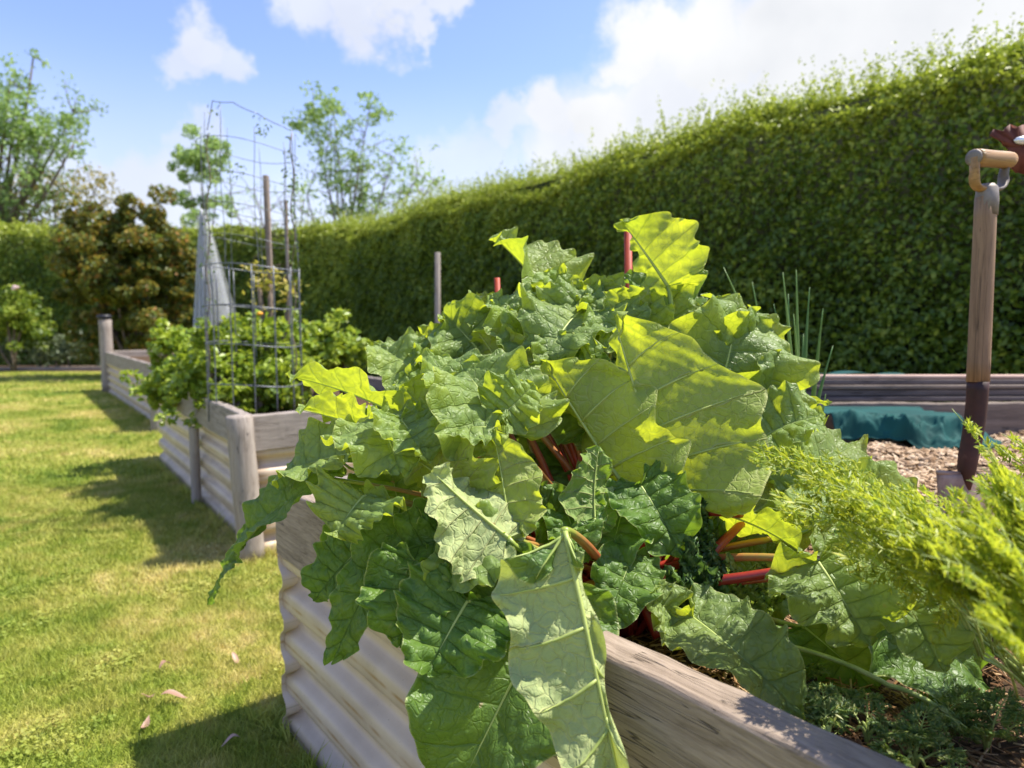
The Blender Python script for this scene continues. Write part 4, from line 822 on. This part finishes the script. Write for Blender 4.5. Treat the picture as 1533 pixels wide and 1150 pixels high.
# ------------------------------------------------------------------ hedges
def hedge(label, a, b, thick, h, n, seed, size, top_n, sprig=0, bright=0.0, face_normal=None, shoots=0, xlim=None):
    """clipped hedge whose visible face runs from a to b; body extends by thick along face normal"""
    a = np.array(a, float); b = np.array(b, float); L = np.linalg.norm(b-a); d = (b-a)/L; nr = np.array([d[1], -d[0]]) if face_normal is None else np.array(face_normal)
    r = np.random.default_rng(seed); e = empty('hedge', (a[0], a[1], 0), label, 'hedge')
    mb = MB(); c_ = [a+nr*.18+d*.1, b+nr*.18-d*.1, b+nr*thick-d*.1, a+nr*thick+d*.1]
    V = [[q[0], q[1], 0] for q in c_]+[[q[0], q[1], h-.14] for q in c_]; mb.add(V, [[0, 1, 5, 4], [1, 2, 6, 5], [2, 3, 7, 6], [3, 0, 4, 7], [4, 5, 6, 7]]); mb.build('branch_mass', M['core'], e, smooth=False)
    # face leaves: denser where nearer the camera (t distributed)
    t = r.random(n)**1.0*L; z = r.random(n)*h
    bump = lambda t_, z_: .07*snoise(np.stack([t_, z_], 1), .9, seed+1, 4)+.055*snoise(np.stack([t_, z_], 1), 3.2, seed+2, 2)
    rise = lambda t_: .05*np.sin(t_*1.1+seed)+.04*np.sin(t_*2.9)
    dep = bump(t, z)+np.abs(r.normal(0, .05, n)); round_ = .28*sm(h-.55, h, z)**2
    xy = a[None]+d[None]*t[:, None]+nr[None]*(dep+round_)[:, None]; C1 = np.stack([xy[:, 0], xy[:, 1], z+rise(t)*sm(h-1, h, z)], 1)
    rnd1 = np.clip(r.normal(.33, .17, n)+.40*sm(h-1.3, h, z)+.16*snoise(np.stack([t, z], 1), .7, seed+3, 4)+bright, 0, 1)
    sz = size*r.uniform(.7, 1.3, n)
    up1 = np.concatenate([np.tile(-nr, (n, 1)), np.full((n, 1), .7)], 1)
    # top leaves
    t2 = r.random(top_n)*L; w2 = r.random(top_n)**1.3*thick; zz = h+rise(t2)+.06*snoise(np.stack([t2, w2], 1), 1.2, seed+5, 4)+r.normal(0, .04, top_n)-.28*(1-sm(0, .5, w2))**2
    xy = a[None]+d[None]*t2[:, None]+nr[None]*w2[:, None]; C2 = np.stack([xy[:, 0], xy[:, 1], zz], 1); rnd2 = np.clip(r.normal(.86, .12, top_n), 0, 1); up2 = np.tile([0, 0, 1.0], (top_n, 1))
    CC = [C1, C2]; RR = [rnd1, rnd2]; SS = [sz, size*r.uniform(.6, 1.1, top_n)]; UU = [up1, up2]
    st = MB()
    if sprig:
        ts = r.random(sprig)*L; ws = r.random(sprig)**1.2*thick*.8
        for k in range(sprig):
            hh = r.uniform(.08, .26)*(2.0 if r.random() < .05 else 1); p0 = a+d*ts[k]+nr*ws[k]; z0 = h-.1+.05*math.sin(ts[k]*1.1+seed); lean = r.normal(0, .12, 2)*hh*3
            p1 = np.array([p0[0]+lean[0], p0[1]+lean[1], z0+hh+.1]); p0 = np.array([p0[0], p0[1], z0]); m_ = int(8+hh*45); q = r.random(m_)[:, None]
            CC.append(p0+(p1-p0)*q+r.normal(0, .012, (m_, 3))); RR.append(np.clip(r.normal(.88, .1, m_), 0, 1)); SS.append(size*r.uniform(.5, .95, m_)*(1.1-.5*q[:, 0])); UU.append(np.tile([0, 0, .4], (m_, 1)))
            if hh > .2: st.tube([p0, (p0+p1)/2+.01, p1], [.004, .003, .0015], 4)
    C = np.vstack(CC); V, T, A = cards(C, np.concatenate(SS), up=np.vstack(UU)*.9, spread=.75, asp=.55, rnd=np.concatenate(RR), seed=seed+9)
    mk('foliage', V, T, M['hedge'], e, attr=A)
    return e
dh = dirv(38); H0 = np.array([3.96, 5.16]); HN = np.array([.788, .616])
ha = H0-dh*2.2; hb = H0+dh*12.4
# one hedge: its near stretch carries small dense leaves
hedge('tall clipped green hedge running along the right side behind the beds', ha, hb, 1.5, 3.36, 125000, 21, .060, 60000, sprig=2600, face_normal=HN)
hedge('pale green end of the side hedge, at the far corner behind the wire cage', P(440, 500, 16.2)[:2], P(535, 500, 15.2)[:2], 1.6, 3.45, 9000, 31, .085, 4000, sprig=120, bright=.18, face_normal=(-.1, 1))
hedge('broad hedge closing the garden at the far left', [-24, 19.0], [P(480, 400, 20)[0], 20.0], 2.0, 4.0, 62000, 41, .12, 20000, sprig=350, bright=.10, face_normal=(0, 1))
# ------------------------------------------------------------------ bushes and trees
def clump_pts(c, rad, n, r, squash=.8, shell=.5):
    d = unit(r.normal(size=(n, 3))); q = r.random(n)**(1/3)*(1-shell)+shell*r.random(n)**.3; return c+d*(rad*q)[:, None]*np.array([1, 1, squash])
def bush(name, base, blobs, mat, size, label, cat, seed, n_per=900, rb=(.5, .2), group=None, asp=.5, core=True):
    r = np.random.default_rng(seed); base = np.array(base, float); e = empty(name, base, label, cat, group); C = []; st = MB()
    for (c, rad) in blobs:
        c = np.array(c); n = int(n_per*(rad/.4)**2)
        k = 22
        for _ in range(k): C.append(clump_pts(c+r.normal(0, rad*(.75 if name == 'bronze_shrub' else .5), 3), rad*r.uniform(.2, .6), n//k, r, .8, .1))
        st.tube(bez(base, (base+c)/2+r.normal(0, rad*.2, 3), c, 6), [.02+.02*rad]*5+[.008], 5)
    C = np.vstack(C); C = C[C[:, 2] > .02]; nz_ = snoise(C, .9/max(.4, size*8), seed, 3); V, T, A = cards(C, size*r.uniform(.6, 1.3, len(C)), up=np.array([0, -.2, .8]), spread=.9, asp=asp, rnd=np.clip(r.normal(rb[0], rb[1], len(C))+nz_*.25, 0, 1), seed=seed)
    st.build('branches', M['bark'], e); mk('foliage', V, T, M[mat], e, attr=A); return e
Q_ = lambda x, y, Y, rp: (P(x, y, Y), rp/F*Y)
bush('bronze_shrub', (P(200, 500, 15)[0], 15, 0), [Q_(130, 385, 15, 34), Q_(165, 345, 15, 30), Q_(175, 395, 14.8, 40), Q_(215, 365, 15, 34), Q_(225, 420, 14.8, 40), Q_(265, 400, 15.2, 28), Q_(140, 440, 15, 40), Q_(190, 325, 15, 18), Q_(250, 455, 14.9, 34), Q_(165, 490, 14.9, 38), Q_(215, 480, 15, 36), Q_(110, 330, 15.2, 14), Q_(235, 335, 15.2, 14), Q_(285, 440, 15.3, 20)], 'smoke', .12, 'loose bushy shrub with rust orange and green leaves in front of the far left hedge', 'shrub', 61, 2400, (.42, .27))
bush('rose_bush', (P(20, 520, 16.9)[0], 16.9, 0), [Q_(10, 470, 16.9, 35), Q_(35, 490, 17, 28), Q_(25, 450, 17, 20), Q_(-20, 480, 17, 40)], 'hedge', .12, 'rose bush with one pale pink bloom at the left edge', 'rose bush', 62, 700, (.5, .2))
rb_o = bpy.data.objects['rose_bush']; mb = MB(); c = P(23, 431, 16.6); 
for k in range(9):
    a = k*2.4; q = c+np.array([math.cos(a)*.05*(k/6), -.02*k/8, math.sin(a)*.03*(k/6)]); mb.tube([q-[.05, 0, 0], q, q+[.05, 0, .01]], [.015, .05, .012], 8, flat=.7)
mb.build('flower', M['pink'], rb_o)
for i, (x, y, rp, lab) in enumerate([(105, 520, 24, 'rounded grey green shrub behind the timber edging, nearest the capped post'), (60, 530, 15, 'small silvery mound plant behind the timber edging'), (145, 533, 11, 'tiny pale plant at the end of the timber edging'), (12, 528, 16, 'low grey mound at the left edge, under the rose bush'), (85, 538, 9, 'smallest silvery tuft beside the rounded grey green shrub')]):
    bush('border_plant', (P(x, y, 17.6)[0], 17.6, 0), [Q_(x, y, 17.6, rp)], 'greyleaf', .10, lab, 'plant', 70+i, 900, (.5, .25), 'low plants in the far left border')
def tree(label, base, clumps, mat, size, seed, dens=900, rb=(.5, .2), twigs=10, twig_len=.9, trunk=.12, fork=.45):
    r = np.random.default_rng(seed); base = np.array(base, float); e = empty('tree', base, label, 'tree', 'trees beyond the hedges'); tk = MB(); C = []
    cen = np.mean([c for c, _, _ in clumps], 0); fk = base+(cen-base)*fork; fk[:2] = base[:2]+(cen[:2]-base[:2])*fork*.8
    tk.tube(bez(base, (base+fk)/2+r.normal(0, .1, 3), fk, 8), np.linspace(trunk, trunk*.6, 8), 9)
    for (c, rad, dn) in clumps:
        c = np.array(c); p = bez(fk, (fk+c)/2+np.array([0, 0, -.15])*np.linalg.norm(c-fk)+r.normal(0, .15, 3), c, 9); tk.tube(p, np.linspace(trunk*.45, trunk*.1, 9), 6)
        for _ in range(twigs):
            q = p[r.integers(3, 9)]; t_ = q+r.normal(0, 1, 3)*twig_len*rad*np.array([1, .6, 1]); tk.tube(bez(q, (q+t_)/2+r.normal(0, .08, 3), t_, 5), np.linspace(trunk*.12, .006, 5), 4)
            if dn > 0: C.append(clump_pts(t_, rad*.5, int(dens*dn*rad*.06)+2, r, .8, .05))
        if dn > 0:
            for _ in range(14): C.append(clump_pts(c+r.normal(0, rad*.5, 3), rad*r.uniform(.2, .6), int(dens*dn*rad*rad*.065)+2, r, .8, .05))
    C = np.vstack(C); V, T, A = cards(C, size*r.uniform(.6, 1.3, len(C)), spread=1, asp=.45, rnd=np.clip(r.normal(rb[0], rb[1], len(C)), 0, 1), seed=seed)
    tk.build('trunk', M['bark'], e); mk('crown', V, T, M[mat], e, attr=A); return e
def q3(x, y, Y, rp, dn=1): return (P(x, y, Y), rp/F*Y, dn)
tree('airy light green tree rising above the hedge at the left edge', (P(-60, 400, 22)[0], 22, 0), [q3(20, 170, 22, 45, .9), q3(70, 200, 22, 45, .9), q3(-20, 220, 22, 60, 1), q3(60, 250, 22, 40, .7), q3(110, 170, 22.5, 28, .6), q3(110, 215, 22, 25, .5), q3(15, 120, 22, 32, .5), q3(-60, 130, 22, 60, .8), q3(50, 85, 22, 14, .3)], 'tree', .15, 81, 1000, (.45, .2), trunk=.22)
tree('golden leafed tree low behind the hedge at the left', (P(60, 400, 23)[0], 23, 0), [q3(20, 290, 23, 40, 1), q3(80, 285, 23, 40, .9), q3(140, 290, 23, 32, .7), q3(150, 270, 23, 20, .4), q3(-30, 280, 23, 50, 1)], 'gold', .14, 82, 900, (.5, .25), trunk=.15)
tree('slim tree with one small round green crown left of the wire cage', (P(318, 420, 21)[0], 21, 0), [q3(300, 232, 21, 27, 2.4), q3(324, 230, 21, 18, 2), q3(276, 238, 21, 18, 2), q3(300, 255, 21, 18, 1.2)], 'tree', .14, 83, 1300, (.75, .2), twigs=6, trunk=.07, fork=.6)
tree('sparse branching tree with a few green tufts above the far hedge corner', (P(505, 400, 18.5)[0], 18.5, 0), [q3(470, 180, 18.5, 36, 1.6), q3(500, 170, 18.5, 22, 1.2), q3(555, 158, 18.5, 22, 1.6), q3(500, 215, 18.5, 22, .5), q3(545, 225, 18.5, 34, .35), q3(590, 235, 18.5, 30, .35), q3(625, 262, 18.5, 26, .3), q3(520, 270, 18.5, 34, .25), q3(600, 290, 18.5, 36, .3), q3(460, 290, 18.5, 30, .1), q3(560, 300, 18.5, 40, .3), q3(650, 270, 18.5, 16, .2)], 'tree', .12, 84, 900, (.6, .25), twigs=16, trunk=.10, fork=.42)
tree('bare twiggy tree behind the wire cage', (P(450, 420, 20)[0], 20, 0), [q3(380, 280, 20, 30, .03), q3(345, 290, 20, 24, .05), q3(420, 300, 20, 30, .03), q3(455, 300, 20, 30, .05), q3(400, 320, 20, 30, .03)], 'tree', .1, 85, 900, (.6, .2), twigs=14, trunk=.09, fork=.5)

# ------------------------------------------------------------------ herbs, cage, netting, stakes in the middle bed
hgrp = 'leafy herb plants in the middle bed'
hl = [((245,575),4.7,36,'herb bush spilling over the far left corner of the middle bed'), ((285,550),4.5,44,'tall bright herb bush at the left of the middle bed'), ((335,545),4.25,46,'herb bush directly left of the wire cage'), ((300,585),4.15,36,'low herb bush at the rim of the middle bed, left of the cage'),
      ((385,540),4.35,40,'herb bush growing inside the wire cage'), ((430,520),4.7,36,'herb bush behind the wire cage on its right'), ((470,525),4.6,38,'herb bush just right of the wire cage'), ((515,530),4.9,34,'herb bush nearest the short grey post on the right'), ((355,505),4.9,34,'small herb tuft behind the cage, left side'), ((255,520),5.4,30,'farthest herb bush at the left end of the middle bed'), ((440,575),4.2,36,'shaded herb bush at the cage foot'), ((390,585),4.15,34,'low herb bush at the front of the cage foot'), ((345,600),4.0,26,'low herb bush in the front left corner of the cage')]
for i, ((x, y), Y, rp, lab) in enumerate(hl):
    c, rad = Q_(x, y, Y, rp); r = np.random.default_rng(200+i); bl = [(c, rad)]+[(c+r.normal(0, rad*.5, 3), rad*.55) for _ in range(3)]
    bush('herb_plant', (c[0], c[1], .60), bl, 'herb', .052, lab, 'herb plant', 200+i, 4300, (.58, .24), hgrp, .62)
c, rad = Q_(405, 425, 4.6, 34); bush('tomato_plant', (c[0], c[1], .6), [(c, rad), Q_(435, 430, 4.6, 18), Q_(385, 415, 4.6, 16)], 'tomato', .05, 'straggly yellowing tomato plant climbing inside the wire cage', 'tomato plant', 240, 900, (.5, .3))
mg = empty('marigold', (P(389, 470, 4.3)[0], 4.3, .6), 'small orange marigold flower inside the wire cage', 'flower'); mb = MB(); c = P(389, 470, 4.3); mb.tube([[c[0], 4.3, .6], c], .003, 5); mb.build('stem', M['cstem'], mg)
mb = MB(); mb.tube([c-[0, 0, .01], c, c+[0, 0, .012]], [.008, .022, .012], 12); mb.build('bloom', M['orange'], mg)
# cage
cc = P(383, 560, 4.0); cx, cy = cc[0], 4.0; R_ = .268
cg = empty('wire_cage', (cx, cy, .60), 'tall round galvanised wire mesh cage in the middle bed', 'plant cage')
zs = [P(383, y, cy)[2] for y in (608, 572, 515, 460, 402)]
def ring(z, R, ox=0, tilt=0, k=44, rw=.0036):
    an = np.linspace(0, 2*math.pi, k+1); return np.stack([cx+ox+R*np.cos(an), cy+R*np.sin(an), z+tilt*np.cos(an)+.006*np.sin(3*an)], 1)
mb = MB()
for i, z in enumerate(zs[1:]): mb.tube(ring(z, R_*(1-.0*i), 0, -.012), .0036, 6, caps=False)
for k in range(14):
    a = 2*math.pi*k/14+.12; mb.tube([[cx+R_*math.cos(a), cy+R_*math.sin(a), z] for z in np.linspace(.58, zs[4], 8)], .0036, 6)
mb.build('lower_mesh', M['wire'], cg)
mb = MB(); zt = P(383, 178, cy)[2]; R2 = .255
for z, q in ((zs[4]+.16, 0), (zs[4]+.33, .01), (zs[4]+.50, -.01), (zs[4]+.68, .02)): mb.tube(ring(z, R2+q, -.005, -.03), .0019, 5, caps=False)
for k in range(9):
    a = 2*math.pi*k/9+.3; top = zt+(-.06 if math.cos(a) > .3 else .0)-.05*(k % 3); top = zt+.04 if k in (4,) else top
    mb.tube([[cx+R2*math.cos(a)+.006*math.sin(z*9+k), cy+R2*math.sin(a), z] for z in np.linspace(zs[4]-.1, top, 14)], .0019, 5)
# slack wire along the top
wp = [P(x, y, cy) for x, y in ((310, 195), (318, 151), (348, 153), (385, 170), (425, 190), (437, 195), (441, 330), (447, 400))]
for a, b in zip(wp[:-1], wp[1:]): mb.tube(bez(a, (a+b)/2+[0, 0, -.012], b, 6), .0026, 5)
mb.build('upper_mesh', M['wire'], cg)
r = np.random.default_rng(77); vn = empty('climbing_vine', (cx-R_, cy, .6), 'dried thin climber winding up the edges of the wire cage', 'vine'); st = MB(); C = []
for (x0, x1) in ((311, 312), (441, 437)):
    pts = np.array([P(x0+(x1-x0)*q+3*math.sin(q*25), 560-(560-200)*q, cy-.02) for q in np.linspace(0, 1, 40)]); st.tube(pts, .0035, 5)
    for p in pts[8:]:
        if r.random() < .8: C.append(p+r.normal(0, .02, (5, 3)))
for (x, y) in ((385, 185), (388, 200), (350, 260), (360, 250), (430, 260), (400, 195), (320, 165)): C.append(P(x, y, cy)+r.normal(0, .02, (8, 3)))
C = np.vstack(C); V, T, A = cards(C, .028, spread=1, asp=.4, seed=5); st.build('stem', M['bark'], vn); mk('leaves', V, T, M['weed'], vn, attr=A*.4)
# stakes
def stake(name, top, botpx, Y, w, mat, lab, base=0.58, cat='stake', square=True):
    a = P(*top, Y); b = P(*botpx, Y); d = (b-a)/abs((b-a)[2]); base_p = a+d*(a[2]-base); e = empty(name, base_p, lab, cat, 'garden stakes'); 
    q = Vector(a-base_p); L = q.length; mb = MB()
    if square: mb.box((0, -w/2, -w/2), (L, w/2, w/2))
    else: mb.tube([[0, 0, 0], [L*.5, 0, 0], [L, 0, 0]], w/2, 10)
    o = mb.build('stake', M[mat], None, smooth=not square); o.parent = e; o.rotation_mode = 'QUATERNION'; o.rotation_quaternion = q.to_track_quat('X', 'Z')
    if square: bv = o.modifiers.new('b', 'BEVEL'); bv.width = .003
    return e
stake('garden_stake', (398, 263), (407, 480), 4.7, .034, 'oldwood', 'thick weathered timber stake standing inside the wire cage')
stake('garden_stake', (428, 300), (432, 470), 5.0, .02, 'bark', 'thin brown stake just right of the thick one in the cage')
stake('garden_stake', (655, 378), (655, 480), 6.0, .045, 'post', 'single pale stake in front of the side hedge, left of the rhubarb', base=0.0)
stake('garden_stake', (940, 345), (941, 425), 1.62, .019, 'redstake', 'bright red stake behind the topmost yellow rhubarb leaf', square=False)
stake('garden_stake', (744, 416), (745, 440), 1.75, .016, 'redstake', 'short tip of a red stake left of the rhubarb top', square=False)
# white netting draped from a stake
nt_e = empty('plant_netting', (P(315, 480, 5.2)[0], 5.2, .6), 'pale translucent netting draped in folds from a stake behind the cage', 'netting')
def drape(pts_top, pts_bot, Y, amp, nf_, seed):
    na, nb = 70, 24; V = []; uv = []
    for i in range(na):
        q = i/(na-1); xt = pts_top[0][0]+(pts_top[1][0]-pts_top[0][0])*q; yt = pts_top[0][1]+(pts_top[1][1]-pts_top[0][1])*q; xb = pts_bot[0][0]+(pts_bot[1][0]-pts_bot[0][0])*q; yb = pts_bot[0][1]+(pts_bot[1][1]-pts_bot[0][1])*q
        for j in range(nb):
            s = j/(nb-1); p = P(xt+(xb-xt)*s, yt+(yb-yt)*s, Y); p = p+np.array([0, amp*math.sin(q*nf_*6.28+seed)*(.3+s), 0]); V.append(p); uv.append([q*3, s*.6])
    i, j = np.meshgrid(np.arange(na-1), np.arange(nb-1), indexing='ij'); q0 = (i*nb+j).ravel(); return V, np.stack([q0, q0+nb, q0+nb+1, q0+1], 1), uv
V, Q, uv = drape([(300, 312), (308, 318)], [(291, 505), (350, 472)], 5.2, .06, 8, 1); mk('hanging_net', V, Q, M['net'], nt_e, uv=uv, smooth=True)
mb = MB(); a = P(301, 312, 5.22); mb.tube([a, [a[0], a[1], .6]], .008, 8); mb.build('pole', M['post'], nt_e)

# ------------------------------------------------------------------ fallen leaves on the lawn
for i, (x, y, s, rot, lab) in enumerate([(248, 996, .05, 1.2, 'curled dead leaf lying on the lawn, highest of the fallen leaves'), (262, 1042, .075, .3, 'longest pale brown dead leaf on the lawn'), (222, 1040, .04, .9, 'small dead leaf just left of the longest one'), (218, 1082, .055, 1.7, 'orange brown dead leaf lowest on the lawn'), (352, 985, .05, 2.4, 'thin dead leaf on the lawn close to the bed shadow'), (345, 1110, .05, .4, 'pale dead blade lying in the bed shadow')]):
    p = G(x, y, .026); n = 9; V = []
    for k in range(n):
        q = k/(n-1); w = s*.18*math.sin(math.pi*min(1, q*1.05+.02))**.8
        for sg in (-1, 0, 1): lx = (q-.5)*s; ly = sg*w; V.append([p[0]+lx*math.cos(rot)-ly*math.sin(rot), p[1]+lx*math.sin(rot)+ly*math.cos(rot), p[2]+abs(sg)*w*.6+.012*math.sin(q*4+i)])
    Q = [[a*3+b, a*3+b+3, a*3+b+4, a*3+b+1] for a in range(n-1) for b in range(2)]
    o = mk('fallen_leaf', V, Q, M['dead'], attr=np.full(len(V), .2+.13*i), smooth=True); c = np.mean(V, 0)
    tag(o, lab, 'dead leaf', 'fallen leaves on the lawn')
upd()
